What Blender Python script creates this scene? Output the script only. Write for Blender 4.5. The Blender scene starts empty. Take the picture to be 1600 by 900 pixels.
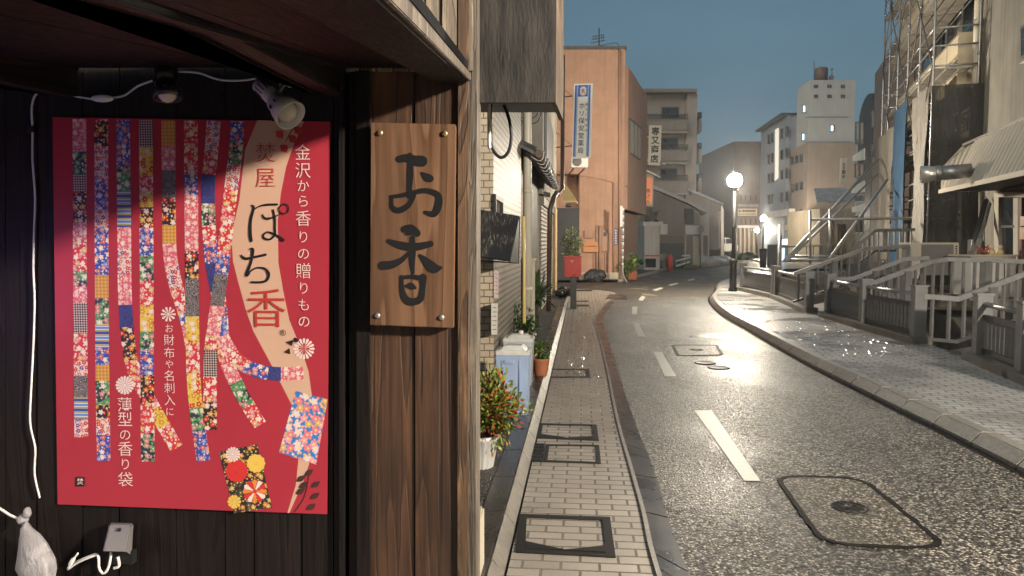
import bpy, bmesh, math, random
from mathutils import Vector as V, Matrix
random.seed(7)
S = bpy.context.scene
COL = S.collection
R = math.radians
# ------------------------------------------------------------------ camera
CAMZ = 1.6; F = 1150.0; PITCH = R(3.58)
cam = V((0, 0, CAMZ))
def ray(px, py):
    x = (px - 800) / F; y = (450 - py) / F
    return V((x, math.cos(PITCH) + math.sin(PITCH) * y, -math.sin(PITCH) + math.cos(PITCH) * y))
def at(px, py, Y):
    d = ray(px, py); return cam + d * (Y / d.y)
def G(px, py, z=0.0):
    d = ray(px, py); return cam + d * ((z - CAMZ) / d.z)
class Plane:
    def __init__(s, p, n):
        s.p = V(p); s.n = V(n).normalized()
        s.u = V((-s.n.y, s.n.x, 0))          # to the right when seen from the front
    def hit(s, px, py, off=0.0):
        d = ray(px, py)
        return cam + d * ((s.n.dot(s.p - cam) + off) / s.n.dot(d))
    def at(s, a, z, off=0.0):                # a metres along u from p, height z
        return V((s.p.x, s.p.y, 0)) + s.u * a + V((0, 0, z)) + s.n * off
def front(Y, ang=0.0, X=0.0): return Plane((X, Y, 0), (-math.sin(ang), -math.cos(ang), 0))
# ------------------------------------------------------------------ mesh building
class MB:
    def __init__(s): s.bm = bmesh.new()
    def poly(s, pts, mi=0):
        f = s.bm.faces.new([s.bm.verts.new(p) for p in pts]); f.material_index = mi; return f
    def prism(s, pts, vec, mi=0):
        vec = V(vec); n = len(pts)
        a = [s.bm.verts.new(V(p)) for p in pts]; b = [s.bm.verts.new(V(p) + vec) for p in pts]
        fs = [s.bm.faces.new(a), s.bm.faces.new(b[::-1])]
        for i in range(n): fs.append(s.bm.faces.new((a[i], b[i], b[(i + 1) % n], a[(i + 1) % n])))
        for f in fs: f.material_index = mi
        bmesh.ops.recalc_face_normals(s.bm, faces=fs)
    def box(s, c, size, rz=0.0, mi=0, m=None):
        c = V(c); hx, hy, hz = size[0] / 2, size[1] / 2, size[2] / 2
        M = m if m is not None else Matrix.Rotation(rz, 3, 'Z')
        s.prism([c + M @ V(q) for q in ((-hx, -hy, -hz), (hx, -hy, -hz), (hx, hy, -hz), (-hx, hy, -hz))], M @ V((0, 0, 2 * hz)), mi)
    def bar(s, a, b, w, h, mi=0):            # rectangular bar from a to b
        a, b = V(a), V(b); d = (b - a).normalized()
        sd = d.cross(V((0, 0, 1)))
        if sd.length < 1e-3: sd = V((1, 0, 0))
        sd.normalize(); up = sd.cross(d)
        s.prism([a + sd * w / 2 + up * h / 2, a - sd * w / 2 + up * h / 2, a - sd * w / 2 - up * h / 2, a + sd * w / 2 - up * h / 2], b - a, mi)
    def tube(s, pts, r, n=8, mi=0, smooth=0):
        pts = [V(p) for p in pts]
        if smooth: pts = spline(pts, smooth)
        rs = r if isinstance(r, (list, tuple)) else [r] * len(pts)
        if len(rs) != len(pts): rs = [rs[min(len(rs) - 1, int(i * len(rs) / len(pts)))] for i in range(len(pts))]
        rings = []; pn = None
        for i, p in enumerate(pts):
            d = (pts[min(i + 1, len(pts) - 1)] - pts[max(i - 1, 0)]).normalized()
            if pn is None:
                pn = d.cross(V((0, 0, 1)))
                if pn.length < 1e-3: pn = V((1, 0, 0))
            pn = (pn - d * pn.dot(d)).normalized(); q = d.cross(pn)
            rings.append([s.bm.verts.new(p + (pn * math.cos(2 * math.pi * k / n) + q * math.sin(2 * math.pi * k / n)) * rs[i]) for k in range(n)])
        fs = []
        for a, b in zip(rings, rings[1:]):
            for k in range(n): fs.append(s.bm.faces.new((a[k], a[(k + 1) % n], b[(k + 1) % n], b[k])))
        fs.append(s.bm.faces.new(rings[0][::-1])); fs.append(s.bm.faces.new(rings[-1]))
        for f in fs: f.material_index = mi; f.smooth = True
        fs[-1].smooth = fs[-2].smooth = False
        bmesh.ops.recalc_face_normals(s.bm, faces=fs)
    def lathe(s, prof, A, axis=(0, 0, 1), n=24, mi=0, caps=True):   # prof: (r, h)
        A = V(A); ax = V(axis).normalized(); e = ax.cross(V((0, 1, 0)))
        if e.length < 1e-3: e = V((1, 0, 0))
        e.normalize(); g = ax.cross(e); rings = []
        for r, h in prof:
            rings.append([s.bm.verts.new(A + ax * h + (e * math.cos(2 * math.pi * k / n) + g * math.sin(2 * math.pi * k / n)) * max(r, 1e-4)) for k in range(n)])
        fs = []
        for a, b in zip(rings, rings[1:]):
            for k in range(n):
                f = s.bm.faces.new((a[k], a[(k + 1) % n], b[(k + 1) % n], b[k])); f.smooth = True; fs.append(f)
        if caps: fs += [s.bm.faces.new(rings[0][::-1]), s.bm.faces.new(rings[-1])]
        for f in fs: f.material_index = mi
        bmesh.ops.recalc_face_normals(s.bm, faces=fs)
    def ball(s, c, r, n=10, mi=0, sc=(1, 1, 1), jit=0.0):
        res = bmesh.ops.create_icosphere(s.bm, subdivisions=n, radius=1)
        for v in res['verts']:
            q = v.co.normalized() * (1 + jit * (random.random() - .5))
            v.co = V(c) + V((q.x * r * sc[0], q.y * r * sc[1], q.z * r * sc[2]))
        for v in res['verts']:
            for f in v.link_faces: f.material_index = mi; f.smooth = True
    def leaf(s, p, d, ln, w, mi=0):
        d = V(d).normalized(); sd = d.cross(V((random.uniform(-1, 1), random.uniform(-1, 1), random.uniform(-1, 1))))
        if sd.length < 1e-3: return
        sd.normalize(); nn = sd.cross(d)
        p = V(p)
        a = [p, p + d * ln * .45 + sd * w / 2 + nn * w * .12, p + d * ln - nn * w * .2, p + d * ln * .45 - sd * w / 2 + nn * w * .12]
        vs = [s.bm.verts.new(q) for q in a]
        f = s.bm.faces.new(vs); f.material_index = mi; f.smooth = True
    def build(s, name, mats, parent=None, bevel=0.0, smooth=False, loc=None):
        me = bpy.data.meshes.new(name); bm = s.bm
        if bevel:
            bmesh.ops.bevel(bm, geom=[e for e in bm.edges if len(e.link_faces) == 2 and e.calc_face_angle(0) > .5], offset=bevel, segments=2, affect='EDGES', clamp_overlap=True)
        vs = bm.verts
        if loc is None:
            lo = V((min(v.co.x for v in vs), min(v.co.y for v in vs), min(v.co.z for v in vs)))
            hi = V((max(v.co.x for v in vs), max(v.co.y for v in vs), max(v.co.z for v in vs)))
            loc = (lo + hi) / 2
            if parent is None: loc.z = lo.z
        loc = V(loc)
        for v in vs: v.co -= loc
        if smooth:
            for f in bm.faces: f.smooth = True
        bm.to_mesh(me); bm.free()
        for m in (mats if isinstance(mats, (list, tuple)) else [mats]): me.materials.append(m)
        o = bpy.data.objects.new(name, me); COL.objects.link(o)
        if parent is not None:
            o.parent = parent; o.location = loc - WL[parent.name]
        else: o.location = loc
        WL[o.name] = loc
        return o
WL = {}
def spline(p, k):
    out = []
    for i in range(len(p) - 1):
        a, b, c, d = p[max(i - 1, 0)], p[i], p[i + 1], p[min(i + 2, len(p) - 1)]
        for j in range(k):
            t = j / k
            out.append(.5 * ((2 * b) + (c - a) * t + (2 * a - 5 * b + 4 * c - d) * t * t + (3 * b - a - 3 * c + d) * t ** 3))
    out.append(p[-1]); return out
def tag(o, label=None, cat=None, group=None, kind=None):
    if label: o['label'] = label
    if cat: o['category'] = cat
    if group: o['group'] = group
    if kind: o['kind'] = kind
    return o
def thing(name, label, cat, loc, group=None):
    o = bpy.data.objects.new(name, None); COL.objects.link(o); o.location = loc; o.empty_display_size = .1
    WL[o.name] = V(loc)
    return tag(o, label, cat, group)
def single(mb, name, mats, label, cat, group=None, **k):
    return tag(mb.build(name, mats, None, **k), label, cat, group)
def struct(mb, name, mats, **k): return tag(mb.build(name, mats, None, **k), kind='structure')
def dup(root, loc, rz=0.0, label=None):
    r = root.copy(); COL.objects.link(r); r.location = loc; r.rotation_euler = (0, 0, rz)
    if label: r['label'] = label
    for ch in list(root.children):
        c = ch.copy(); COL.objects.link(c); c.parent = r
        for g in list(ch.children):
            d = g.copy(); COL.objects.link(d); d.parent = c
    return r
# ------------------------------------------------------------------ materials
def nt(name):
    m = bpy.data.materials.new(name); m.use_nodes = True
    t = m.node_tree; t.nodes.clear()
    out = t.nodes.new('ShaderNodeOutputMaterial'); b = t.nodes.new('ShaderNodeBsdfPrincipled')
    t.links.new(b.outputs[0], out.inputs[0]); return m, t, b
class N:                                      # tiny node helper
    def __init__(s, t): s.t = t
    def new(s, typ, **k):
        n = s.t.nodes.new(typ)
        for a, v in k.items():
            if hasattr(n, a) and a not in n.inputs: setattr(n, a, v)
        return n
    def set(s, sock, v):
        if hasattr(v, 'is_output'): s.t.links.new(v, sock)
        elif isinstance(v, (tuple, list)) and len(v) == 3 and sock.type == 'RGBA': sock.default_value = (*v, 1)
        else: sock.default_value = v
    def math(s, op, a, b=0.0, c=None, clamp=False):
        n = s.new('ShaderNodeMath', operation=op, use_clamp=clamp); s.set(n.inputs[0], a); s.set(n.inputs[1], b)
        if c is not None: s.set(n.inputs[2], c)
        return n.outputs[0]
    def mix(s, f, a, b, bt='MIX'):
        n = s.new('ShaderNodeMix', data_type='RGBA', blend_type=bt); s.set(n.inputs[0], f); s.set(n.inputs[6], a); s.set(n.inputs[7], b); return n.outputs[2]
    def ramp(s, f, stops, interp='LINEAR'):
        n = s.new('ShaderNodeValToRGB'); r = n.color_ramp; r.interpolation = interp
        while len(r.elements) < len(stops): r.elements.new(.5)
        for e, (p, c) in zip(r.elements, stops):
            e.position = p; e.color = (*c, 1) if len(c) == 3 else c
        s.set(n.inputs[0], f); return n.outputs[0]
    def val(s, f, stops): return s.ramp(f, [(p, (v, v, v)) for p, v in stops])
    def obj(s): return s.new('ShaderNodeTexCoord').outputs['Object']
    def pos(s): return s.new('ShaderNodeNewGeometry').outputs['Position']
    def rnd(s): return s.new('ShaderNodeNewGeometry').outputs['Random Per Island']
    def map(s, v, sc=(1, 1, 1), rot=(0, 0, 0), loc=(0, 0, 0)):
        n = s.new('ShaderNodeMapping'); s.set(n.inputs[0], v)
        n.inputs['Scale'].default_value = sc; n.inputs['Rotation'].default_value = rot; n.inputs['Location'].default_value = loc; return n.outputs[0]
    def noise(s, v, scale, detail=4, rough=.55, dist=0.0):
        n = s.new('ShaderNodeTexNoise'); s.set(n.inputs['Vector'], v); n.inputs['Scale'].default_value = scale
        n.inputs['Detail'].default_value = detail; n.inputs['Roughness'].default_value = rough; n.inputs['Distortion'].default_value = dist; return n.outputs[0]
    def vor(s, v, scale, feature='F1'):
        n = s.new('ShaderNodeTexVoronoi', feature=feature); s.set(n.inputs['Vector'], v); n.inputs['Scale'].default_value = scale; return n
    def bump(s, h, st=.3, d=.01, nrm=None):
        n = s.new('ShaderNodeBump'); n.inputs['Strength'].default_value = st; n.inputs['Distance'].default_value = d; s.set(n.inputs['Height'], h)
        if nrm is not None: s.set(n.inputs['Normal'], nrm)
        return n.outputs[0]
def put(n, b, **k):
    for a, v in k.items():
        nm = {'col': 'Base Color', 'rough': 'Roughness', 'metal': 'Metallic', 'nrm': 'Normal', 'spec': 'Specular IOR Level', 'coat': 'Coat Weight', 'alpha': 'Alpha', 'trans': 'Transmission Weight', 'emis': 'Emission Color', 'es': 'Emission Strength'}[a]
        n.set(b.inputs[nm], v)
def mul(c, k): return tuple(min(1, x * k) for x in c)
def M(name, col, rough=.6, var=.18, ns=3.0, bump=.15, bs=60.0, bd=.004, metal=0.0, spec=.4, stretch=(1, 1, 1), rv=.12, streak=0.0, grime=0.0):
    m, t, b = nt(name); n = N(t); p = n.obj()
    f = n.noise(n.map(p, stretch), ns, 6)
    c = n.mix(n.val(f, [(.3, 0), (.7, 1)]), mul(col, 1 - var), mul(col, 1 + var))
    if streak:                                # run-off streaks down the face
        st = n.noise(n.map(p, (3, 3, .12)), 2.2, 5)
        c = n.mix(n.val(st, [(.45, 0), (.75, streak)]), c, mul(col, .45))
    if grime:
        gm = n.noise(p, 1.1, 6); c = n.mix(n.val(gm, [(.5, 0), (.8, grime)]), c, mul(col, .5))
    r = n.math('MULTIPLY_ADD', f, rv * 2, rough - rv)
    put(n, b, col=c, rough=r, metal=metal, spec=spec)
    if bump: put(n, b, nrm=n.bump(n.noise(n.map(p, stretch), bs, 3), bump, bd))
    return m
def wood(name, dark, light, axis=2, sc=9.0, rough=.6, wear=0.0, bump=.4, spec=.4):
    m, t, b = nt(name); n = N(t); p = n.obj(); rn = n.rnd()
    off = n.new('ShaderNodeCombineXYZ')
    for i in range(3): n.set(off.inputs[i], n.math('MULTIPLY', rn, 7.3 + 5 * i))
    ad = n.new('ShaderNodeVectorMath', operation='ADD'); n.set(ad.inputs[0], p); n.set(ad.inputs[1], off.outputs[0])
    st = [1, 1, 1]; st[axis] = .07
    q = n.map(ad.outputs[0], tuple(st))
    w = n.noise(q, sc, 3, .5, 1.2)
    rings = n.math('FRACT', n.math('MULTIPLY', w, 9))
    rings = n.val(rings, [(0, .1), (.55, .75), (.9, 1), (1, .1)])
    st2 = [1, 1, 1]; st2[axis] = .02
    fine = n.noise(n.map(ad.outputs[0], tuple(st2)), sc * 22, 3)
    f = n.math('MULTIPLY_ADD', rings, .45, n.math('MULTIPLY', fine, .55))
    c = n.ramp(f, [(.2, dark), (.8, light)])
    c = n.mix(n.math('MULTIPLY', rn, .5), c, mul(dark, .8))
    big = n.noise(n.map(ad.outputs[0], (2, 2, .6)), 3, 6)
    c = n.mix(n.val(big, [(.4, 0), (.7, .75)]), c, mul(dark, .6))
    if wear:
        wr = n.noise(n.map(ad.outputs[0], (6, 6, .8)), 6, 8, .7)
        c = n.mix(n.val(wr, [(.52, 0), (.66, wear)]), c, mul(light, 2.0))
    put(n, b, col=c, rough=n.math('MULTIPLY_ADD', fine, .3, rough - .15), spec=spec, nrm=n.bump(f, bump, .003))
    return m
def bricks(name, c1, c2, mortar, bw, bh, ms, ang, ground=False, rough=.6, mrough=None, bump=.6, wet=0.0, bd=.006, offset=.5, var=.15, dirt=.4):
    m, t, b = nt(name); n = N(t); p = n.pos()
    q = n.map(p, rot=(0, 0, -ang))
    sep = n.new('ShaderNodeSeparateXYZ'); n.set(sep.inputs[0], q)
    cmb = n.new('ShaderNodeCombineXYZ'); n.set(cmb.inputs[0], sep.outputs[0]); n.set(cmb.inputs[1], sep.outputs[1] if ground else sep.outputs[2])
    k = n.new('ShaderNodeTexBrick', offset=offset); n.set(k.inputs['Vector'], cmb.outputs[0])
    for a, v in (('Color1', c1), ('Color2', c2), ('Mortar', mortar)): n.set(k.inputs[a], v)
    for a, v in (('Scale', 1.0), ('Mortar Size', ms), ('Mortar Smooth', .15), ('Bias', 0.0), ('Brick Width', bw), ('Row Height', bh)): k.inputs[a].default_value = v
    nz = n.noise(p, 2.2, 6); fine = n.noise(p, 90, 3)
    c = n.mix(n.val(nz, [(.35, 0), (.75, dirt)]), k.outputs[0], mul(c1, .4))
    c = n.mix(var, c, n.mix(fine, mul(c1, .4), mul(c1, 1.5)))
    r = n.math('MULTIPLY_ADD', fine, .25, rough - .12)
    if mrough is not None:
        r = n.mix(k.outputs[1], n.math('ADD', r, 0), (mrough,) * 3)
    if wet:
        pud = n.val(n.noise(p, .9, 5, .6), [(.42, 0), (.6, 1)])
        r = n.mix(n.math('MULTIPLY', pud, wet), r, (.1, .1, .1))
        c = n.mix(n.math('MULTIPLY', pud, wet * .6), c, n.mix(.5, c, (0, 0, 0), 'MIX'))
    h = n.math('SUBTRACT', n.math('MULTIPLY', fine, .35), n.math('MULTIPLY', k.outputs[1], 1.0))
    put(n, b, col=c, rough=r, nrm=n.bump(h, bump, bd), spec=.5)
    return m
def emit(name, col, st):
    m, t, b = nt(name); n = N(t); put(n, b, col=col, emis=col, es=st, rough=.4); return m
def glass(name, col=(.02, .025, .03), rough=.06):
    m, t, b = nt(name); n = N(t); p = n.obj()
    put(n, b, col=n.mix(n.noise(p, 1.5), mul(col, .5), mul(col, 1.6)), rough=rough, spec=.8, nrm=n.bump(n.noise(p, 2.5, 1), .05, .02)); return m

WOOD_D = wood('dark_plank', (.005, .0036, .0036), (.019, .0125, .0105), bump=.5, spec=.2)
WOOD_M = wood('brown_plank', (.020, .0095, .0055), (.115, .055, .028), sc=7, wear=.12, bump=.6)
WOOD_S = wood('sign_plank', (.075, .036, .018), (.22, .118, .066), sc=6, rough=.5, bump=.25)
WOOD_W = wood('weathered_timber', (.045, .033, .025), (.19, .135, .095), sc=16, wear=.6, bump=.8)
WOOD_G = wood('greyed_timber', (.045, .037, .03), (.19, .155, .12), sc=20, wear=.35, bump=.8)
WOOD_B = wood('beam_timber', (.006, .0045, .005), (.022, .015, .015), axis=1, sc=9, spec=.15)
WOOD_O = wood('orange_board', (.14, .06, .025), (.34, .17, .08), sc=8)
BLACK = M('black_plastic', (.012, .012, .013), .4, bump=.05)
WHITE = M('white_plastic', (.62, .6, .57), .45, .06, bump=.04)
GREYP = M('grey_plastic', (.16, .15, .15), .5, .1, bump=.05)
STEEL = M('galvanised_steel', (.34, .34, .34), .42, .2, 9, .1, metal=.75)
DSTEEL = M('dull_steel', (.13, .12, .11), .5, .25, 9, .15, metal=.4)
IRON = M('cast_iron', (.016, .014, .013), .55, .35, 14, .4, 90, spec=.3)
GLASS = glass('dark_glass')
GLASSL = glass('curtained_glass', (.30, .27, .23), .25)
CREAM = M('cream_render', (.5, .44, .34), .7, .08, 2, .3, 40, streak=.35)
WHITEW = M('white_render', (.58, .56, .52), .7, .08, 1.5, .2, 40, streak=.3)
BEIGEW = M('beige_concrete_wall', (.215, .198, .165), .8, .16, 1.4, .7, 22, .01, streak=.5, grime=.45)
ORANGE = M('orange_stucco', (.44, .255, .17), .75, .1, 2.0, 1.0, 9, .03, streak=.3)
ORANGE2 = M('smooth_orange_wall', (.40, .235, .165), .7, .1, 2.0, .2, 40, streak=.35)
TAUPE = M('taupe_render', (.22, .19, .165), .75, .1, 1.2, .2, 20, streak=.35)
TAUPE2 = M('pale_taupe_render', (.30, .265, .23), .75, .1, 1.2, .2, 20, streak=.3)
PINKW = M('pinkish_render', (.36, .29, .235), .75, .06, 1.0, .15, 20, streak=.2)
BLUEW = M('blue_grey_render', (.27, .30, .34), .65, .08, 1.0, .1, 20, streak=.25)
BROWNW = M('brown_tiles', (.17, .125, .10), .6, .12, 1.0, .1, 20, streak=.2)
TEAL_LIT = M('teal_lit_render', (.26, .40, .42), .7, .1, 1, .1, streak=.2)  # white-teal wall, the green light falling on it is put into the colour
DARKW = M('charcoal_cladding', (.035, .034, .036), .5, .2, 2, .1)
DBROWN = M('dark_brown_boards', (.035, .02, .014), .6, .3, 4, .3, stretch=(1, 1, .1))
REDP = M('red_enamel', (.72, .075, .06), .35, .1, 5, .03)
FENCE = M('grey_fence_paint', (.185, .182, .178), .5, .2, 5, .35, 60, spec=.45, streak=.3)
FENCED = M('dark_rail_paint', (.05, .05, .053), .42, .2, 5, .2, 60, spec=.5)
CONC = M('wet_concrete', (.15, .135, .11), .42, .35, 5, .6, 50, grime=.5)
KERB = M('granite_kerb', (.30, .275, .24), .4, .3, 30, .5, 120, spec=.5, grime=.5)
SNOW = M('old_snow', (.62, .6, .57), .6, .12, 3, .8, 12, .05)
LEAF = M('green_leaf', (.05, .10, .025), .4, .4, 9, 0)
LEAF2 = M('lime_leaf', (.22, .27, .045), .4, .35, 9, 0)
LEAFR = M('red_leaf', (.42, .055, .03), .42, .3, 9, 0)
LEAFO = M('orange_leaf', (.40, .15, .03), .42, .3, 9, 0)
LEAFD = M('dark_leaf', (.018, .032, .014), .5, .4, 9, 0)
BARK = M('bark', (.06, .045, .03), .8, .3, 10, .6)
TERRA = M('terracotta', (.36, .13, .06), .7, .15, 8, .2)
INK = M('ink', (.008, .008, .009), .5, .1, bump=0)
PAPER = M('notice_paper', (.6, .56, .5), .7, .05, bump=0)
HAZE = 0.0009; LAMP_E = 1500.0; LAMP0_E = 3300.0; LAMP2_E = 420.0; SUN_E = 1.25; SKY_S = .1; SKY_C = (.095, .175, .225); EXPO = 0.0; VIOLET = 42.0
# ------------------------------------------------------------------ helpers on planes
def pbox(mb, pl, pts, o0, o1, mi=0):
    if len(pts) == 4 and not isinstance(pts[0], (tuple, list)):
        x0, y0, x1, y1 = pts; pts = [(x0, y0), (x1, y0), (x1, y1), (x0, y1)]
    mb.prism([pl.hit(x, y, o1) for x, y in pts], pl.n * (o0 - o1), mi)
def ppoly(mb, pl, pts, off, mi=0): return mb.poly([pl.hit(x, y, off) for x, y in pts], mi)
_gl = {}
def glyph_mesh(ch, fat=0.0):
    if (ch, fat) not in _gl:
        c = bpy.data.curves.new('glyph', 'FONT'); c.body = ch; c.size = 1; c.align_x = 'CENTER'; c.offset = fat; c.resolution_u = 3
        o = bpy.data.objects.new('glyph', c); COL.objects.link(o)
        dg = bpy.context.evaluated_depsgraph_get(); me = bpy.data.meshes.new_from_object(o.evaluated_get(dg))
        _gl[(ch, fat)] = ([v.co.copy() for v in me.vertices], [tuple(p.vertices) for p in me.polygons])
        bpy.data.objects.remove(o); bpy.data.curves.remove(c); bpy.data.meshes.remove(me)
    return _gl[(ch, fat)]
def glyph(mb, ch, c, u, up, size, mi=0, fat=0.0, wx=1.0):
    vs, fs = glyph_mesh(ch, fat); cy = .38 if ord(ch) > 0x2000 else .35
    bv = [mb.bm.verts.new(c + u * (v.x * size * wx) + up * ((v.y - cy) * size)) for v in vs]
    for f in fs:
        try: mb.bm.faces.new([bv[i] for i in f]).material_index = mi
        except ValueError: pass
UP = V((0, 0, 1))
def pglyph(mb, ch, pl, px, py, size, off, mi=0, fat=0.0, wx=1.0):
    c = pl.hit(px, py, off); s = (pl.hit(px, py - size / 2, off) - pl.hit(px, py + size / 2, off)).length
    glyph(mb, ch, c, pl.u, UP, s, mi, fat, wx)
def ribbon2(pts, w, k=6):                     # 2D centre line -> (left, right) outlines; w: number or per-point list
    p3 = spline([V((x, y, 0)) for x, y in pts], k)
    ws = [w] * len(pts) if not isinstance(w, (list, tuple)) else w
    w3 = [v.x for v in spline([V((a, 0, 0)) for a in ws], k)]
    L, Rr = [], []
    for i, p in enumerate(p3):
        d = (p3[min(i + 1, len(p3) - 1)] - p3[max(i - 1, 0)]).normalized(); nn = V((-d.y, d.x, 0)) * max(w3[i], .2) / 2
        L.append(p + nn); Rr.append(p - nn)
    return L, Rr
def brush(mb, pl, pts, w, off, mi=0, k=6):
    L, Rr = ribbon2(pts, w, k)
    for i in range(len(L) - 1):
        q = [L[i], L[i + 1], Rr[i + 1], Rr[i]]
        if (q[0] - q[1]).length < 1e-6 and (q[2] - q[3]).length < 1e-6: continue
        mb.poly([pl.hit(v.x, v.y, off) for v in q], mi)
    for e, s in ((0, -1), (-1, 1)):            # round ends
        c = (L[e] + Rr[e]) / 2; r = (L[e] - Rr[e]).length / 2
        if r > 1.0:
            mb.poly([pl.hit(c.x + r * math.cos(a * math.pi / 6), c.y + r * math.sin(a * math.pi / 6), off + .00001 * (1 if e == 0 else 2)) for a in range(12)], mi)
# ------------------------------------------------------------------ 1. the dark timber shop front on the left
A = R(2.5)
WP = Plane((-.0835, 1.6, 0), (-math.sin(A), -math.cos(A), 0))
shop = thing('timber_shop', 'dark timber shop front with plank wall and low eave on the left', 'shop', (-.6, 1.75, 0))
mb = MB()
seams = [-420, -330, -260, -190, -120, -60, 8, 58, 128, 187, 275, 352, 398, 472, 521]
for a, b in zip(seams, seams[1:]):
    pbox(mb, WP, [(a + .7, -300), (b - .7, -300), (b - .7, 2150), (a + .7, 2150)], -.03, random.uniform(-.004, .002))
mb.build('plank_wall', WOOD_D, shop)
mb = MB(); pbox(mb, WP, (-420, -300, 744, 2150), -.06, -.034); mb.build('backing_boards', DBROWN, shop)
mb = MB()
for a, b, o in ((521.5, 529, .006), (529.5, 536, .016), (546, 556, .004), (556.6, 577, .012)): pbox(mb, WP, [(a, -60), (b, -60), (b + 1, 2150), (a + 1, 2150)], -.03, o)
mb.build('jamb', WOOD_D, shop)
mb = MB()
for a, b, o in ((577.6, 647, .002), (649, 717, .006)):
    pbox(mb, WP, [(a, -300), (b, -300), (b, 2150), (a, 2150)], -.03, o)
mb.build('board_wall', WOOD_M, shop)
mb = MB()
pbox(mb, WP, [(716.5, -300), (733, -300), (729, 2150), (713, 2150)], -.09, .014)
mb.build('corner_post', wood('corner_post_timber', (.03, .02, .014), (.17, .095, .05), sc=14, wear=.5, bump=.7), shop)
mb = MB(); pbox(mb, WP, [(733.5, -300), (746, -300), (741, 2150), (730, 2150)], -.095, .006)
mb.build('corner_board', WOOD_G, shop)
# building body behind the front
mb = MB(); mb.prism([(-3.2, 1.78, 0), (-.65, 1.72, 0), (-.27, 5.3, 0), (-3.2, 5.3, 0)], (0, 0, 3.3)); mb.build('side_wall', DBROWN, shop)
mb = MB(); a_, b_ = V((-.648, 1.74, 0)), V((-.268, 5.3, 0)); d_ = (b_ - a_) / 20; n__ = V((d_.y, -d_.x, 0)).normalized()
for i in range(20):
    p = a_ + d_ * i; mb.prism([p + d_ * .02, p + d_ * .97, p + d_ * .97 + n__ * (.018 + .006 * (i % 2)), p + d_ * .02 + n__ * (.018 + .006 * (i % 2))], (0, 0, 3.3))
mb.build('side_boards', WOOD_M, shop)
mb = MB(); mb.prism([a_ + n__ * .026, b_ + n__ * .026, b_ + n__ * .05, a_ + n__ * .05], (0, 0, .22)); mb.build('base_board', WOOD_D, shop)
# eave
PALET = wood('pale_timber', (.12, .095, .07), (.40, .32, .235), sc=16, wear=.3, bump=.7)
def E_(X, Y): return V((X, Y, 1.97 - .16 * (1.6 - Y)))
mb = MB()
xs = [-2.6 + i * .228 for i in range(12)]
for a, b in zip(xs, xs[1:]):
    b = min(b - .003, -.09)
    if a < -.1: mb.prism([E_(a, 1.58), E_(b, 1.58), E_(b, .30), E_(a, .30)], (0, 0, .015))
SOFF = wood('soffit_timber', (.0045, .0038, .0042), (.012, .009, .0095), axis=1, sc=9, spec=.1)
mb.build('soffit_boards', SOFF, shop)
mb = MB(); mb.prism([E_(-2.6, 1.58) + V((0, 0, .025)), E_(-.12, 1.58) + V((0, 0, .025)), E_(-.12, .28) + V((0, 0, .025)), E_(-2.6, .28) + V((0, 0, .025))], (0, 0, .012)); mb.build('eave_roof', DARKW, shop)
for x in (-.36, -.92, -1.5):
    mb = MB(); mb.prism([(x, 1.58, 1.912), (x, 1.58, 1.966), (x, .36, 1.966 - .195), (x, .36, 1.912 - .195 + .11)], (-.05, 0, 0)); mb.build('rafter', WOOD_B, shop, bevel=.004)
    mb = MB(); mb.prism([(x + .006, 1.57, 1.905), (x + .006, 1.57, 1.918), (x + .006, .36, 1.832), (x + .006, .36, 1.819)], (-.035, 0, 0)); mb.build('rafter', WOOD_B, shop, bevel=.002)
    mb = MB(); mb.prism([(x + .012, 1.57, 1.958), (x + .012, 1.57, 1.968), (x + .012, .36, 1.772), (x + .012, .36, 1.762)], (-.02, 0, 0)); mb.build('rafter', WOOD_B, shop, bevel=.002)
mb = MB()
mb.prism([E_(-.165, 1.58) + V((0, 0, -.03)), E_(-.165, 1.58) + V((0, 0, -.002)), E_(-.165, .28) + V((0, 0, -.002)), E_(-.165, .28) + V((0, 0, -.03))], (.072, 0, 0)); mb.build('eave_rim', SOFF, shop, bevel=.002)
mb = MB(); mb.prism([E_(-.0925, 1.58) + V((0, 0, -.028)), E_(-.0925, 1.58) + V((0, 0, -.012)), E_(-.0925, .28) + V((0, 0, -.012)), E_(-.0925, .28) + V((0, 0, -.028))], (.006, 0, 0)); mb.build('fascia_board', WOOD_G, shop, bevel=.001)
mb = MB()
for i in range(9):
    x0 = -.40 + i * .0355
    pbox(mb, WP, [(800 + x0 * 719, 110), (800 + (x0 + .031) * 719, 110), (800 + (x0 + .031) * 719, -300), (800 + x0 * 719, -300)], -.02, .012 + .004 * (i % 2))
mb.build('upper_boards', PALET, shop)
# tapered sign box hanging on the corner
P0 = 1.66
f0, f1 = at(745, 160, P0), at(868, 160, P0); b0, b1 = at(733, 188, P0 + .25), at(880, 188, P0 + .25)
top = V((0, 0, .75))
sb = thing('weathered_box', 'weathered dark boxed timber casing hanging from the shop corner above the street', 'casing', (f0 + f1) / 2)
mb = MB(); mb.prism([f0, f1, f1 + top, f0 + top], (0, .012, 0)); mb.build('front_board', M('casing_timber', (.024, .0195, .0165), .62, .85, 16, .5, 70, .003, stretch=(2.4, 2.4, .5), streak=.5), sb)
mb = MB(); q0 = f1 + V((.001, .002, 0)); q1 = b1
mb.prism([q0, q1, q1 + top, q0 + top], (-.010, .004, 0)); mb.build('side_board', WOOD_W, sb)
mb = MB(); mb.prism([f0 + V((-.001, .014, 0)), b0, b0 + top, f0 + V((-.001, .014, 0)) + top], (.01, .002, 0)); mb.build('side_board', WOOD_D, sb)
mb = MB(); mb.prism([f0 + V((.006, .02, .02)), f1 + V((-.012, .02, .02)), b1 + V((-.012, 0, .02)), b0 + V((.012, 0, .02))], (0, 0, .012)); mb.build('bottom_board', BLACK, sb)
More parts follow.
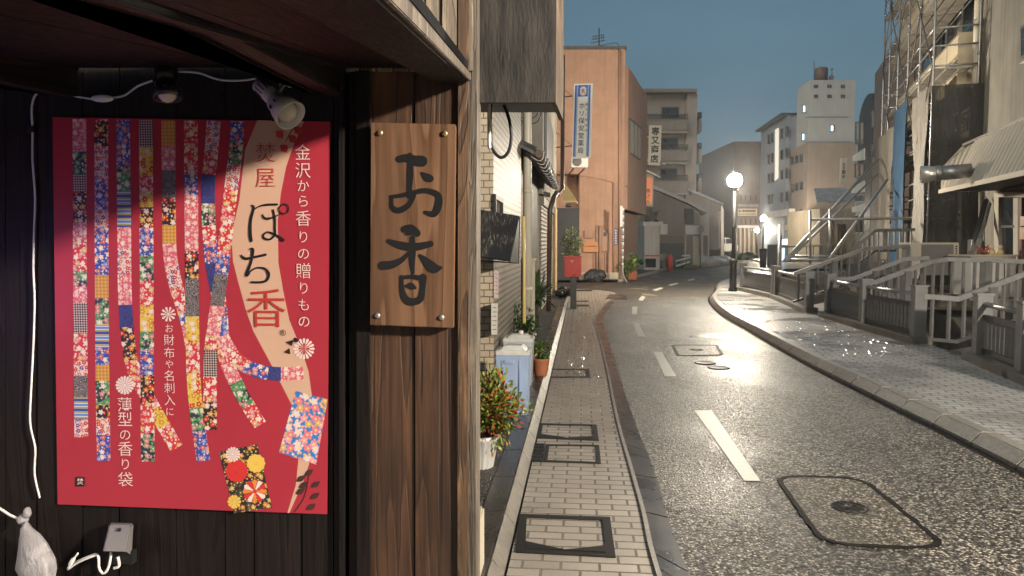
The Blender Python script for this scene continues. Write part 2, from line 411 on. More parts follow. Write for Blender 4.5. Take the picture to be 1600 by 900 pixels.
mb = MB(); c = [at(768, 150, 1.80), at(766, 196, 1.80), at(770, 232, 1.80), at(783, 246, 1.80), at(795, 236, 1.80), at(799, 210, 1.80), at(793, 178, 1.80), at(780, 150, 1.82)]
mb.tube(c, .0042, 8, smooth=6); single(mb, 'black_cable', BLACK, 'thick black cable loop hanging below the weathered box casing', 'cable')
mb = MB(); mb.tube([at(764, 150, 1.79), at(764.5, 215, 1.79), at(765, 232, 1.79)], .0045, 10, smooth=3)
single(mb, 'white_conduit', WHITE, 'short white conduit pipe beside the black cable loop below the box', 'conduit')
# お香 sign board
sg = thing('wooden_sign', 'upright wooden name board with black brushed characters, on the shop planks', 'sign', WP.hit(645, 508, .03))
mb = MB(); pbox(mb, WP, [(579, 191.5), (711.5, 194), (708, 513), (577.5, 508)], .012, .034); mb.build('board', WOOD_S, sg, bevel=.0015)
for x, y, m_ in ((594, 208, 'b'), (695, 209, 'b'), (590, 493, 'g'), (690, 496, 'g')):
    mb = MB(); c = WP.hit(x, y, .034); mb.lathe([(.0062, 0), (.0062, .002), (.0048, .004), (.002, .0046)], c, WP.n, 16)
    mb.build('bolt', M('brass_bolt', (.42, .30, .14), .35, metal=.8, bump=0) if m_ == 'b' else STEEL, sg)
mb = MB(); z = .0345
def st(pts, w):
    global z
    brush(mb, WP, [(570 + x / 2.647, 180 + y / 2.647) for x, y in pts], [a * 1.3 / 2.647 for a in w], z); z += .00006
st([(140, 182), (175, 178), (205, 188), (236, 190)], [22, 28, 34, 36])
st([(186, 165), (187, 240), (184, 300), (186, 335)], [16, 22, 18, 20])
st([(106, 338), (150, 332), (196, 322), (250, 312), (300, 330), (304, 370), (285, 408), (248, 402)], [12, 14, 16, 17, 22, 26, 22, 12])
st([(204, 330), (180, 372), (140, 394), (112, 380), (110, 345)], [14, 18, 20, 16, 12])
st([(236, 240), (255, 256), (270, 262)], [10, 26, 24])
st([(162, 472), (190, 470), (216, 488)], [22, 28, 24])
st([(190, 486), (170, 492)], [18, 8])
st([(98, 520), (140, 536), (200, 546), (272, 532)], [14, 24, 26, 20])
st([(197, 508), (197, 560), (196, 610), (200, 652)], [16, 22, 18, 10])
st([(180, 572), (150, 600), (110, 618), (72, 622)], [12, 18, 26, 28])
st([(228, 580), (255, 606), (285, 632), (322, 630)], [10, 26, 34, 4])
st([(152, 668), (154, 720), (170, 762), (200, 772), (230, 758), (240, 710), (240, 672)], [12, 16, 24, 24, 22, 18, 26])
st([(152, 672), (195, 668), (242, 676)], [12, 14, 18])
st([(172, 706), (190, 706), (208, 714)], [10, 22, 10])
mb.build('lettering', INK, sg)
# ------------------------------------------------------------------ poster
def floral(name, bg, cols, sc, cent=(.8, .6, .15), r0=.34, bg2=None, fl=5):
    m, t, b = nt(name); n = N(t); p = n.obj()
    sep = n.new('ShaderNodeSeparateXYZ'); n.set(sep.inputs[0], p)
    cm = n.new('ShaderNodeCombineXYZ'); n.set(cm.inputs[0], sep.outputs[0]); n.set(cm.inputs[1], sep.outputs[2])
    q = cm.outputs[0]
    def layer(base, scale, rr, pal, shift):
        qq = n.map(q, loc=(shift, shift * .7, 0)); v = n.new('ShaderNodeTexVoronoi', feature='F1'); v.voronoi_dimensions = '2D'
        n.set(v.inputs['Vector'], qq); v.inputs['Scale'].default_value = scale; v.inputs['Randomness'].default_value = .75
        d = n.new('ShaderNodeVectorMath', operation='SUBTRACT'); n.set(d.inputs[0], qq); n.set(d.inputs[1], v.outputs['Position'])
        s2 = n.new('ShaderNodeSeparateXYZ'); n.set(s2.inputs[0], d.outputs[0])
        ang = n.math('ARCTAN2', s2.outputs[1], s2.outputs[0]); sc_ = n.new('ShaderNodeSeparateColor'); n.set(sc_.inputs[0], v.outputs['Color'])
        ang = n.math('ADD', ang, n.math('MULTIPLY', sc_.outputs[1], 6.28))
        pet = n.math('MULTIPLY_ADD', n.math('ABSOLUTE', n.math('COSINE', n.math('MULTIPLY', ang, fl / 2))), .45, .6)
        rad = n.math('DIVIDE', v.outputs['Distance'], n.math('MULTIPLY', pet, rr))
        ins = n.math('LESS_THAN', rad, 1.0)
        colr = n.ramp(sc_.outputs[0], [(i / len(pal), c) for i, c in enumerate(pal)], 'CONSTANT')
        c = n.mix(ins, base, n.mix(n.math('MULTIPLY', rad, .35), colr, mul(cols[0], .6)))
        return n.mix(n.math('LESS_THAN', rad, .27), c, cent)
    base = bg if bg2 is None else n.mix(n.math('GREATER_THAN', n.noise(q, sc * .5, 2), .5), bg, bg2)
    c = layer(base, sc * 1.9, r0 * .9, cols[::-1], .13)
    c = layer(c, sc, r0 * 1.15, cols, .0)
    put(n, b, col=c, rough=.5); return m
RD, WH, PK, BL, YE, GN, BK, OR = (.5, .03, .04), (.7, .62, .58), (.58, .2, .24), (.03, .06, .28), (.55, .38, .12), (.06, .2, .08), (.015, .015, .02), (.6, .2, .04)
def printed(name, fn):
    m, t, b = nt(name); n = N(t); put(n, b, col=fn(n, n.obj()), rough=.5); return m
def xz(n, p, sc=1.0, rot=0.0):
    s = n.new('ShaderNodeSeparateXYZ'); n.set(s.inputs[0], p); c = n.new('ShaderNodeCombineXYZ'); n.set(c.inputs[0], s.outputs[0]); n.set(c.inputs[1], s.outputs[2])
    return n.map(c.outputs[0], (sc, sc, sc), (0, 0, rot))
def chk(n, p):
    k = n.new('ShaderNodeTexChecker'); n.set(k.inputs[0], xz(n, p, 1, .785)); k.inputs[3].default_value = 260; n.set(k.inputs[1], (.45, .33, .3)); n.set(k.inputs[2], BK); return k.outputs[0]
def strp(n, p):
    w = n.new('ShaderNodeTexWave', bands_direction='Y'); n.set(w.inputs[0], xz(n, p)); w.inputs['Scale'].default_value = 14
    return n.ramp(w.outputs[1], [(0, BL), (.2, YE), (.45, GN), (.65, WH), (.85, (.1, .2, .5))], 'CONSTANT')
def plaid(n, p):
    a = n.new('ShaderNodeTexWave', bands_direction='Y'); n.set(a.inputs[0], xz(n, p)); a.inputs['Scale'].default_value = 40
    b = n.new('ShaderNodeTexWave', bands_direction='X'); n.set(b.inputs[0], xz(n, p)); b.inputs['Scale'].default_value = 40
    return n.mix(n.math('MULTIPLY', n.math('ADD', a.outputs[1], b.outputs[1]), .35), (.62, .34, .07), (.22, .07, .03))
def scal(n, p):
    v = n.vor(xz(n, p), 150); w = n.math('FRACT', n.math('MULTIPLY', v.outputs[0], 3)); return n.mix(n.math('GREATER_THAN', w, .7), (.06, .05, .055), (.3, .26, .25))
REDBASE = (.33, .028, .044)
PM = [M('poster_red', REDBASE, .45, .05, 4, .35, 5, .01, rv=.05, spec=.25), M('poster_cream', (.53, .33, .235), .42, .03, bump=0, rv=.03),
      floral('red_floral', RD, [WH, PK, WH, YE], 62), floral('pink_floral', (.55, .1, .14), [WH, (.7, .4, .4), PK], 72), floral('blue_floral', BL, [WH, PK, RD, (.1, .2, .55)], 66),
      floral('yellow_floral', (.6, .42, .06), [RD, (.5, .3, .05), WH], 59), floral('black_floral', BK, [RD, WH, OR, YE], 62), floral('green_floral', GN, [(.1, .3, .15), PK, WH], 59, bg2=(.02, .03, .05)),
      floral('white_floral', (.62, .5, .47), [RD, PK, RD, BL], 79), printed('checker_print', chk), printed('stripe_print', strp), printed('plaid_print', plaid), printed('scallop_print', scal),
      M('indigo_print', (.035, .04, .15), .5, .4, 200, bump=0), floral('pouch_blue', (.02, .16, .45), [(.75, .3, .33), (.7, .6, .57), (.7, .16, .2), YE], 52, r0=.42), INK,
      M('poster_ink_red', (.40, .035, .03), .42, .02, bump=0), M('poster_white', (.72, .55, .52), .42, .02, bump=0), floral('pouch_black', BK, [YE, BK, OR], 60, r0=.3), M('poster_leaf', (.05, .02, .018), .5, .1, bump=0),
      M('petal_red', (.52, .03, .03), .45, .03, bump=0), M('petal_orange', (.62, .2, .04), .45, .03, bump=0), M('petal_yellow', (.66, .43, .08), .45, .03, bump=0)]
po = thing('poster', 'large red poster of hanging patterned cloth ribbons and a cream band with writing', 'poster', WP.hit(300, 795, .005))
mb = MB(); pbox(mb, WP, [(82, 183), (516, 190), (511, 803.5), (90, 788)], .0025, .004); mb.build('sheet', PM[0], po)
Z0 = .0041
mb = MB()
left = [(402, 188), (383, 234), (374, 313), (366, 348), (362, 378), (364, 408), (372, 440), (384, 484), (396, 518), (424, 570), (455, 631), (464, 668), (466, 721), (462, 759), (449, 801.5)]
right = [(475, 189.5), (458, 229), (447, 261), (439, 301), (434, 345), (435, 410), (443, 457), (452, 500), (470, 544), (482, 580), (487, 616), (486, 680), (483, 725), (473, 755), (452, 801.5)]
for i in range(len(left) - 1): ppoly(mb, WP, [left[i], right[i], right[i + 1], left[i + 1]], Z0, 1)
cream = mb.build('cream_band', PM, po)
ribs = [[(124, 186), (125, 430), (126, 560), (127, 683)], [(158, 186.5), (159, 430), (160, 580), (162, 720)], [(192, 187), (194, 350), (196, 480), (207, 570), (236, 630), (276, 700)],
        [(228, 187.5), (229, 400), (230, 580), (231, 721)], [(263, 188), (264, 330), (266, 400), (276, 450), (292, 500), (300, 540)], [(298, 188.5), (299, 330), (300, 470), (302, 580), (308, 650), (318, 720)],
        [(334, 189), (330, 240), (325, 300), (330, 400), (344, 480), (350, 550), (372, 605), (406, 664)], [(371, 189.5), (369, 230), (358, 320), (348, 410), (336, 500), (329, 560), (328, 672)],
        [(346, 525), (368, 560), (398, 578), (432, 584), (474, 583)]]
pats = [[3, 7, 9, 6, 3, 2, 7, 3, 9, 2, 8, 12, 10, 8], [6, 8, 4, 8, 4, 4, 11, 7, 10, 4, 11, 7, 6, 8, 4], [4, 4, 7, 10, 3, 8, 3, 13, 6, 2, 3, 5, 2],
        [9, 5, 2, 5, 6, 4, 7, 2, 5, 7, 4, 6, 2, 7], [11, 3, 12, 6, 11, 3, 8, 2, 4, 3], [2, 2, 4, 3, 3, 6, 12, 5, 2, 5, 7, 4], [8, 2, 13, 7, 2, 4, 13, 2, 4, 2, 3, 7, 2], [4, 7, 8, 2, 2, 4, 12, 3, 2, 9, 2, 6], [3, 2, 4, 13, 3]]
zo = Z0 + .00006
for pts, pt in zip(ribs, pats):
    mb = MB(); L, Rr = ribbon2(pts, 21.5, 30); n_ = len(L) - 1
    cuts = [0]; rr = random.Random(int(pts[0][0]))
    ws_ = [rr.uniform(.6, 1.4) for _ in pt]; tw = sum(ws_); acc = 0; bounds = []
    for w_ in ws_: acc += w_; bounds.append(acc / tw)
    ln = [0]
    for i in range(n_): ln.append(ln[-1] + ((L[i + 1] + Rr[i + 1]) / 2 - (L[i] + Rr[i]) / 2).length)
    for i in range(n_):
        tt = (ln[i] + ln[i + 1]) / 2 / ln[-1]; k = next(j for j, bb in enumerate(bounds) if tt <= bb + 1e-6)
        ppoly(mb, WP, [(v.x, v.y) for v in (L[i], L[i + 1], Rr[i + 1], Rr[i])], zo, pt[k])
    mb.build('printed_ribbon', PM, po); zo += .00005
mb = MB(); ppoly(mb, WP, [(342, 706), (402, 694), (425, 793), (366, 802)], zo, 18)
def mum(mb, x, y, r, npet, cols, zz, gap=.86):
    for k in range(npet):
        a0 = 2 * math.pi * k / npet; hw = math.pi / npet * gap
        pts = [(x + r * .18 * math.cos(a0 - hw), y + r * .18 * math.sin(a0 - hw)), (x + r * .9 * math.cos(a0 - hw), y + r * .9 * math.sin(a0 - hw)), (x + r * math.cos(a0), y + r * math.sin(a0)), (x + r * .9 * math.cos(a0 + hw), y + r * .9 * math.sin(a0 + hw)), (x + r * .18 * math.cos(a0 + hw), y + r * .18 * math.sin(a0 + hw))]
        ppoly(mb, WP, pts, zz, cols[k % len(cols)])
    ppoly(mb, WP, [(x + r * .17 * math.cos(a), y + r * .17 * math.sin(a)) for a in [i * .785 for i in range(8)]], zz + .00003, cols[-1])
zz = zo + .00005
mum(mb, 370, 736, 18, 18, [20], zz, 1.0); mum(mb, 398, 768, 19, 12, [21, 17, 20], zz + .00005); mum(mb, 400, 724, 15, 11, [22], zz + .00015, 1.0); mum(mb, 364, 710, 12, 14, [17], zz + .0001, .8); mum(mb, 366, 784, 11, 10, [22], zz + .0002)
mb.build('printed_pouch', PM, po)
mb = MB(); ppoly(mb, WP, [(462, 611), (512, 624), (494, 726), (436, 707)], zo + .00005, 14); mb.build('printed_pouch', PM, po)
mb = MB(); zz = zo + .0003
mum(mb, 195, 602, 15, 16, [17], zz, .8); mum(mb, 263, 491, 12, 10, [17, 17], zz, .55); mum(mb, 475, 545, 17, 16, [17], zz, .7)
mum(mb, 475, 545, 9, 12, [16], zz + .0004, .5)
for x, y, a, s_ in ((456, 536, 3.5, 10), (452, 549, 2.8, 9), (462, 532, 4.4, 9)):
    brush(mb, WP, [(x + 5 * math.cos(a), y - 5 * math.sin(a) * -1), (x, y), (x + s_ * math.cos(a), y + s_ * math.sin(a) * .4)], [1, 9, 1], zz + .00002, 19); zz += .00005
brush(mb, WP, [(460, 800), (476, 775), (484, 735)], [1.6, 1.4, 1], zz, 19)
for x, y in ((482, 739), (493, 757), (470, 748), (492, 775), (469, 768), (486, 792), (474, 758)):
    zz += .00005; brush(mb, WP, [(x - 7, y + 4), (x, y), (x + 7, y - 5)], [1, 9, 1], zz, 19)
brush(mb, WP, [(468, 192), (455, 205), (446, 222)], [1.4, 1.4, 1], zz, 19)
for x, y, m_ in ((437, 210, 16), (457, 217, 16), (444, 232, 16), (466, 204, 16)):
    zz += .00005; brush(mb, WP, [(x - 6, y - 5), (x, y), (x + 4, y + 6)], [2, 13, 2], zz, m_)
mb.build('flower_print', PM, po)
mb = MB(); zz += .00006
def col_text(s, xs, y0, y1, sizes, mi, fat=0.0):
    k = len(s)
    for i, ch in enumerate(s):
        y = y0[i] if isinstance(y0, list) else y0 + (y1 - y0) * i / (k - 1)
        kana = 0x3040 <= ord(ch) < 0x3100
        pglyph(mb, ch, WP, xs + i * .2, y, sizes * (.86 if kana else 1.08), zz, mi, fat)
col_text('金沢から香りの贈りもの', 473, [238, 266, 290, 314, 341, 370, 396, 423, 450, 476, 502], 0, 24.5, 17, -.008)
col_text('お財布や名刺入に', 264, [513, 531, 551, 569, 587, 606, 625, 643], 0, 17, 17, -.006)
col_text('薄型の香り袋', 195, [632, 655, 679, 701, 725, 749], 0, 23, 17, -.006)
pglyph(mb, '焚', WP, 415, 238, 34, zz, 16, -.012); pglyph(mb, '屋', WP, 415, 277, 34, zz, 16, -.012); pglyph(mb, '香', WP, 416, 481, 66, zz, 16, -.004)
pglyph(mb, '®', WP, 442, 520, 13, zz, 15)
zs = zz
def br(pts, w):
    global zs
    brush(mb, WP, [(340 + x / 4.737, 330 + y / 4.737) for x, y in pts], [a / 4.737 for a in w], zs, 15, 8); zs += .00005
# po
br([(248, -45), (268, -25), (245, 70), (242, 170), (250, 218)], [8, 16, 20, 24, 22])
br([(262, 0), (300, -32), (360, -48), (440, -50)], [4, 10, 15, 16])
br([(330, 22), (352, 52), (400, 50), (460, 22)], [8, 16, 14, 8])
br([(412, -10), (425, 60), (425, 130), (425, 170), (395, 205), (355, 205), (338, 180), (365, 155), (410, 165), (455, 190), (485, 215)], [12, 15, 14, 14, 14, 14, 13, 12, 14, 17, 22])
br([(488, -55), (520, -40), (522, 0), (495, 18), (465, 8), (455, -25), (488, -55)], [9, 9, 9, 9, 9, 9, 9])
# chi
br([(172, 322), (205, 350), (270, 340), (355, 322)], [8, 18, 17, 18])
br([(235, 280), (262, 285), (250, 370), (215, 470), (235, 462)], [8, 20, 17, 22, 12])
br([(218, 468), (280, 422), (350, 425), (380, 470), (350, 520), (250, 525)], [12, 12, 14, 19, 17, 14])
mb.build('lettering', PM, po)
mb = MB(); ppoly(mb, WP, [(118.5, 745), (132, 745.5), (132, 760), (118.5, 759.5)], zz, 15); pglyph(mb, '焚', WP, 125.3, 752, 11, zz + .00006, 17); mb.build('seal_print', PM, po)
# ------------------------------------------------------------------ clip lamps, cord, bag and outlet
def clip_lamp(nm, label, A_, B_, rn, rm, mat, clipc):
    t = thing(nm, label, 'clip lamp', A_); ax = (B_ - A_); L_ = ax.length
    mb = MB(); pr = [(rn * .55, 0), (rn, .004), (rn, L_ * .42), (rn * .8, L_ * .46), (rn * 1.25, L_ * .54), (rm * .86, L_ * .78), (rm, L_), (rm * .93, L_), (rm * .75, L_ * .78), (rn * .9, L_ * .55)]
    mb.lathe(pr, A_, ax, 28); mb.build('lamp_shade', mat, t)
    mb = MB(); axn = ax.normalized(); e = axn.orthogonal().normalized(); g = axn.cross(e)
    for k in range(12):
        a = 2 * math.pi * k / 12; rd = e * math.cos(a) + g * math.sin(a)
        c = A_ + axn * L_ * .22 + rd * rn * 1.005; mb.bar(c - axn * L_ * .1, c + axn * L_ * .1, .003, .0014)
        c = A_ + axn * L_ * .73 + rd * (rm * .84); mb.bar(c - axn * L_ * .06 - rd * .003, c + axn * L_ * .06 + rd * .006, .004, .0016)
    mb.build('vent_slots', BLACK, t)
    mb = MB(); mb.ball(A_ + axn * L_ * .86, rm * .66, 2); mb.build('bulb', M('pearl_bulb', (.62, .58, .5), .25, .03, bump=0), t)
    mb = MB(); w0 = clipc
    mb.box(w0 + V((0, -.012, 0)), (.022, .004, .05), mi=0); mb.box(w0 + V((.012, -.012, -.004)), (.012, .012, .046)); mb.bar(w0 + V((.004, -.02, -.02)), A_ + axn * L_ * .45, .009, .006); mb.build('clip', mat, t, bevel=.0015)
    return t
clip_lamp('clip_lamp', 'white slotted clip lamp over the right top corner of the red poster', WP.hit(404, 131, .11), WP.hit(455, 181, .15), .0165, .032, WHITE, WP.hit(447, 118, .012))
clip_lamp('clip_lamp', 'black clip lamp above the middle of the red poster', WP.hit(256, 101, .10), WP.hit(262, 154, .11), .017, .028, BLACK, WP.hit(268, 108, .012))
cd = thing('power_cord', 'white power cord running down the planks left of the poster and along its top', 'cord', WP.hit(56, 780, .008))
mb = MB(); q = [(62, 778), (54, 740), (55, 700), (47, 660), (49, 600), (52, 540), (54, 470), (52, 420), (53, 370), (55, 310), (51, 250), (51, 205), (50, 165), (60, 145), (90, 144), (120, 151), (145, 155)]
mb.tube([WP.hit(x, y, .006) for x, y in q], .0022, 6, smooth=4)
q = [(175, 153), (195, 149), (215, 135), (238, 126)]; mb.tube([WP.hit(x, y, .006) for x, y in q], .0022, 6, smooth=4)
q = [(278, 112), (310, 114), (340, 124), (370, 126), (400, 123)]; mb.tube([WP.hit(x, y, .02) for x, y in q], .0022, 6, smooth=4)
mb.build('cord', WHITE, cd)
mb = MB(); c = WP.hit(160, 154, .011); mb.ball(c, .025, 3, sc=(1, .36, .32)); mb.build('inline_switch', WHITE, cd)
mb = MB(); mb.box(WP.hit(49, 202, .006), (.012, .008, .014)); mb.build('cord_clip', BLACK, cd)
PLASTIC, t_, b_ = nt('cloudy_plastic_film'); n_ = N(t_); p_ = n_.obj()
put(n_, b_, col=(.42, .40, .41), rough=.28, alpha=n_.math('MULTIPLY_ADD', n_.noise(n_.map(p_, (1, 1, .5)), 30, 4), .6, .28), nrm=n_.bump(n_.noise(n_.map(p_, (1, 1, .5)), 40, 5, .6, 2.0), .9, .01)); b_.inputs['IOR'].default_value = 1.1
bg = thing('plastic_bag', 'cloudy plastic bag knotted round a plug, hanging left of the grey outlet box', 'bag', WP.hit(68, 915, .03))
mb = MB(); prof = [(.004, .0), (.012, -.012), (.021, -.03), (.033, -.06), (.041, -.09), (.040, -.115), (.030, -.135), (.026, -.165), (.030, -.19)]
mb.lathe([(r, -h) for r, h in prof], WP.hit(46, 814, .035), (.22, 0, -1), 18)
for v in mb.bm.verts: v.co += V((random.uniform(-1, 1), random.uniform(-1, 1), random.uniform(-1, 1))) * .0035
for v in mb.bm.verts: v.co.y = WP.p.y - .035 + (v.co.y - WP.p.y + .035) * .7
mb.build('film', PLASTIC, bg, smooth=True)
mb = MB(); mb.ball(WP.hit(36, 812, .035), .013, 2, sc=(1, .8, 1), jit=.3); mb.ball(WP.hit(43, 801, .036), .011, 2, sc=(.8, .8, 1.1), jit=.3); mb.build('knot', PLASTIC, bg)
mb = MB(); c = WP.hit(59, 862, .033); mb.box(c, (.040, .020, .022), m=Matrix.Rotation(-.5, 3, 'Y')); mb.tube([c + V((.01, -.004, -.01)), c + V((.02, -.004, -.04)), c + V((.01, 0, -.08))], .004, 8, smooth=4); mb.build('plug', WHITE, bg, bevel=.003)
mb = MB(); mb.tube([WP.hit(-30, 775, .03), WP.hit(2, 796, .032), WP.hit(18, 806, .034), WP.hit(34, 812, .035)], .003, 8, smooth=4); mb.build('tie_cord', WHITE, bg)
ob = thing('outlet_box', 'grey hooded outdoor outlet box low on the planks under the poster', 'outlet box', WP.hit(185, 880, .0))
mb = MB(); w = [(167, 818), (205, 819), (196, 862), (160, 861)]
ft = [WP.hit(170, 820, .03), WP.hit(205, 821, .03), WP.hit(197, 862, .062), WP.hit(160, 861, .062)]; bk = [WP.hit(172, 816, .002), WP.hit(209, 817, .002), WP.hit(206, 868, .002), WP.hit(168, 866, .002)]
vs = [mb.bm.verts.new(p) for p in ft + bk]
for f in ((0, 1, 2, 3), (4, 5, 1, 0), (1, 5, 6, 2), (4, 0, 3, 7), (7, 6, 5, 4)): mb.bm.faces.new([vs[i] for i in f])
bmesh.ops.recalc_face_normals(mb.bm, faces=mb.bm.faces[:]); mb.build('hood', GREYP, ob, bevel=.003)
mb = MB(); pbox(mb, WP, (166, 862, 207, 882), .0, .018); mb.build('socket_plate', BLACK, ob)
mb = MB(); mb.tube([WP.hit(187, 826, .036), WP.hit(186.5, 829, .040)], .0035, 10); mb.build('screw', BLACK, ob)
mb = MB(); mb.tube([WP.hit(174, 862, .04), WP.hit(170, 885, .045), WP.hit(162, 896, .045), WP.hit(155, 888, .045), WP.hit(154, 872, .045), WP.hit(150, 866, .042), WP.hit(138, 870, .04), WP.hit(122, 877, .04), WP.hit(112, 884, .04)], .0028, 8, smooth=5)
mb.tube([WP.hit(184, 870, .03), WP.hit(186, 884, .03), WP.hit(178, 888, .03)], .0035, 8, smooth=4)
mb.tube([WP.hit(154, 866, .04), WP.hit(140, 871, .046), WP.hit(120, 880, .046), WP.hit(106, 890, .046)], .0024, 8, smooth=4)
mb.tube([WP.hit(122, 864, .05), WP.hit(112, 878, .05), WP.hit(107, 888, .05)], [.002, .005, .003], 8, smooth=4)
mb.build('plug_lead', WHITE, ob)
c = at(747, 860, 3.2)
mb = MB(); mb.box((c.x - .05, 3.25, .19), (.13, .2, .38), R(-5)); single(mb, 'concrete_block', CREAM, 'small pale concrete block on the ground behind the shop corner', 'block', bevel=.01)

vt = thing('assumed_violet_lamp', 'assumed slim violet tube lamp, added out of view on the shop planks left of the power cord', 'lamp', WP.hit(-440, 520, .4))  # unseen lamp, assumed and added to give the left planks their violet tint
mb = MB(); mb.tube([WP.hit(-440, 400, .42), WP.hit(-440, 620, .42)], .013, 12); mb.build('tube', emit('assumed_violet_glow', (.50, .32, 1.0), VIOLET), vt)
mb = MB(); pbox(mb, WP, (-448, 388, -432, 632), .432, .455); mb.bar(WP.hit(-440, 500, .44), WP.hit(-415, 500, .0), .02, .02); mb.build('housing', WHITE, vt)
# ------------------------------------------------------------------ ground, road, pavements
ANG_L = -math.atan(.095)                      # street direction (clockwise from +Y)
def asphalt(name, c0, c1, scale, wetness, tint=(1, 1, 1)):
    m, t, b = nt(name); n = N(t); p = n.pos()
    v = n.vor(p, scale); s = n.new('ShaderNodeSeparateColor'); n.set(s.inputs[0], v.outputs['Color'])
    v2 = n.vor(p, scale * 2.3); s2 = n.new('ShaderNodeSeparateColor'); n.set(s2.inputs[0], v2.outputs['Color'])
    k = n.math('MULTIPLY_ADD', s.outputs[0], .65, n.math('MULTIPLY', s2.outputs[1], .35))
    c = n.ramp(k, [(.24, mul(c0, .4)), (.50, c0), (.60, mul(c1, .45)), (.80, c1)])
    c = n.mix(n.math('MULTIPLY', s2.outputs[2], .22), c, (.16, .10, .055))
    crack = n.val(v.outputs['Distance'], [(.25, 0), (.62, 1)])
    c = n.mix(n.math('MULTIPLY', crack, .75), c, mul(c0, .3))
    big = n.noise(p, .35, 6, .6); mid = n.noise(n.map(p, (1, .25, 1), (0, 0, -ANG_L)), 1.3, 5)
    c = n.mix(n.val(big, [(.4, 0), (.7, .5)]), c, mul(c0, .8))
    c = n.mix(n.val(mid, [(.42, 0), (.72, .55)]), c, mul(c0, .6))
    r = n.math('MULTIPLY_ADD', s.outputs[2], .3, .36)
    pud = n.val(n.noise(n.map(p, (1, .45, 1)), 1.1, 5, .6), [(.46, 0), (.62, 1)])
    r = n.mix(n.math('MULTIPLY', pud, wetness), r, (.24, .24, .24))
    h = n.math('ADD', n.math('MULTIPLY', crack, -1.0), n.math('MULTIPLY', s.outputs[1], .8))
    put(n, b, col=c, rough=r, spec=.6, nrm=n.bump(h, .8, .006)); return m
ASPH = asphalt('wet_asphalt', (.040, .037, .033), (.85, .77, .65), 62, .6)
ASPH2 = asphalt('old_cross_street_asphalt', (.085, .075, .06), (.46, .39, .30), 60, .5)
ASPH_IN = asphalt('cover_infill', (.07, .062, .05), (.85, .75, .58), 62, .3)
PEBBLE = asphalt('pebbled_apron', (.03, .026, .022), (.20, .17, .14), 60, .4)
GROUND = M('ground_asphalt', (.07, .062, .052), .5, .3, 1.5, .3, 60)
PAVE_L = bricks('left_pavers', (.52, .46, .385), (.33, .29, .24), (.022, .019, .016), .19, .092, .0075, ANG_L, True, .46, .12, .9, .5, .012, var=.4, dirt=.62)
PAVE_R = bricks('right_pavers', (.60, .58, .55), (.44, .42, .40), (.04, .036, .032), .20, .098, .008, -.20, True, .40, .10, .9, .75, .012, var=.3, dirt=.35)
BANDM = M('dark_band_stone', (.04, .037, .036), .28, .5, 3, .4, 90, spec=.5)
PAINT = M('worn_road_paint', (.62, .59, .53), .45, .12, 18, .5, 120, .004)
PAINTY = M('worn_yellow_paint', (.27, .22, .13), .5, .2, 10, .3, 120)
WATER, t_, b_ = nt('canal_water'); n_ = N(t_); p_ = n_.pos()
put(n_, b_, col=(.015, .016, .014), rough=.08, spec=.6, nrm=n_.bump(n_.noise(p_, 5, 4), .25, .03))
def g2(pts, z): return [G(x, y, z) for x, y in pts]
CL = [(5.62, -14), (5.66, 6), (6.15, 12), (6.75, 18), (7.2, 20.2), (9.5, 27), (15.2, 41)]      # canal, street side
CR = [(x + 2.3 + max(0, y - 18) * .03, y + (0 if y < 18 else -.8)) for x, y in CL]
mb = MB()
for (x0, y0), (x1, y1) in zip(CL, CL[1:]): mb.poly([(-260, y0, -.02), (x0, y0, -.02), (x1, y1, -.02), (-260, y1, -.02)])
for (x0, y0), (x1, y1) in zip(CR, CR[1:]): mb.poly([(x0, y0, .1), (300, y0, .1), (300, y1, .1), (x1, y1, .1)])
mb.poly([(-260, 41, -.02), (15.2, 41, -.02), (15.2, 500, -.02), (-260, 500, -.02)]); mb.poly([(15.2, 41, -.021), (300, 40.2, -.021), (300, 500, -.021), (15.2, 500, -.021)])
mb.poly([(-260, -90, -.02), (5.62, -90, -.02), (5.62, -14, -.02), (-260, -14, -.02)]); mb.poly([(7.92, -90, .1), (300, -90, .1), (300, -14, .1), (7.92, -14, .1)])
struct(mb, 'ground', GROUND)
mb = MB()
for P_, s_ in ((CL, 0), (CR, 1)):
    zt = -.021 if s_ == 0 else .099
    for (x0, y0), (x1, y1) in zip(P_, P_[1:]): mb.poly([(x0, y0, zt), (x1, y1, zt), (x1, y1, -1.7), (x0, y0, -1.7)])
for i in (0, -1): mb.poly([(CL[i][0], CL[i][1], -.03), (CR[i][0], CR[i][1], -.03), (CR[i][0], CR[i][1], -1.7), (CL[i][0], CL[i][1], -1.7)])
struct(mb, 'canal_wall', CONC)
mb = MB()
for a, b, c, d in zip(CL, CL[1:], CR, CR[1:]): mb.poly([(*a, -1.25), (*c, -1.25), (*d, -1.25), (*b, -1.25)])
struct(mb, 'canal_water', WATER)
band_out = [(1074, 897), (1043, 811), (1021, 733), (1000, 684), (982, 633), (960, 567), (948, 525), (944, 512), (942, 501), (947, 487), (959, 473)]
band_in = [(1019, 867), (1005, 802), (984, 727), (967, 667), (957, 620), (947, 570), (933, 515), (930, 508), (931, 498), (941, 481), (953, 469)]
bo = [V((.846 - (3.55 - y) * .05, y, 0)) for y in (-12, -9.5, -7, -5, -3, -1, .6, 1.8, 2.7)] + g2(band_out, 0); bi = [V((.716 - (3.76 - y) * .05, y, 0)) for y in (-12, -9.5, -7, -5, -3, -1, .6, 1.8, 2.9)] + g2(band_in, 0)
rk = [(1599, 740), (1488, 683), (1349, 614), (1266, 572), (1182, 525), (1127, 492), (1109, 469), (1118, 456)]
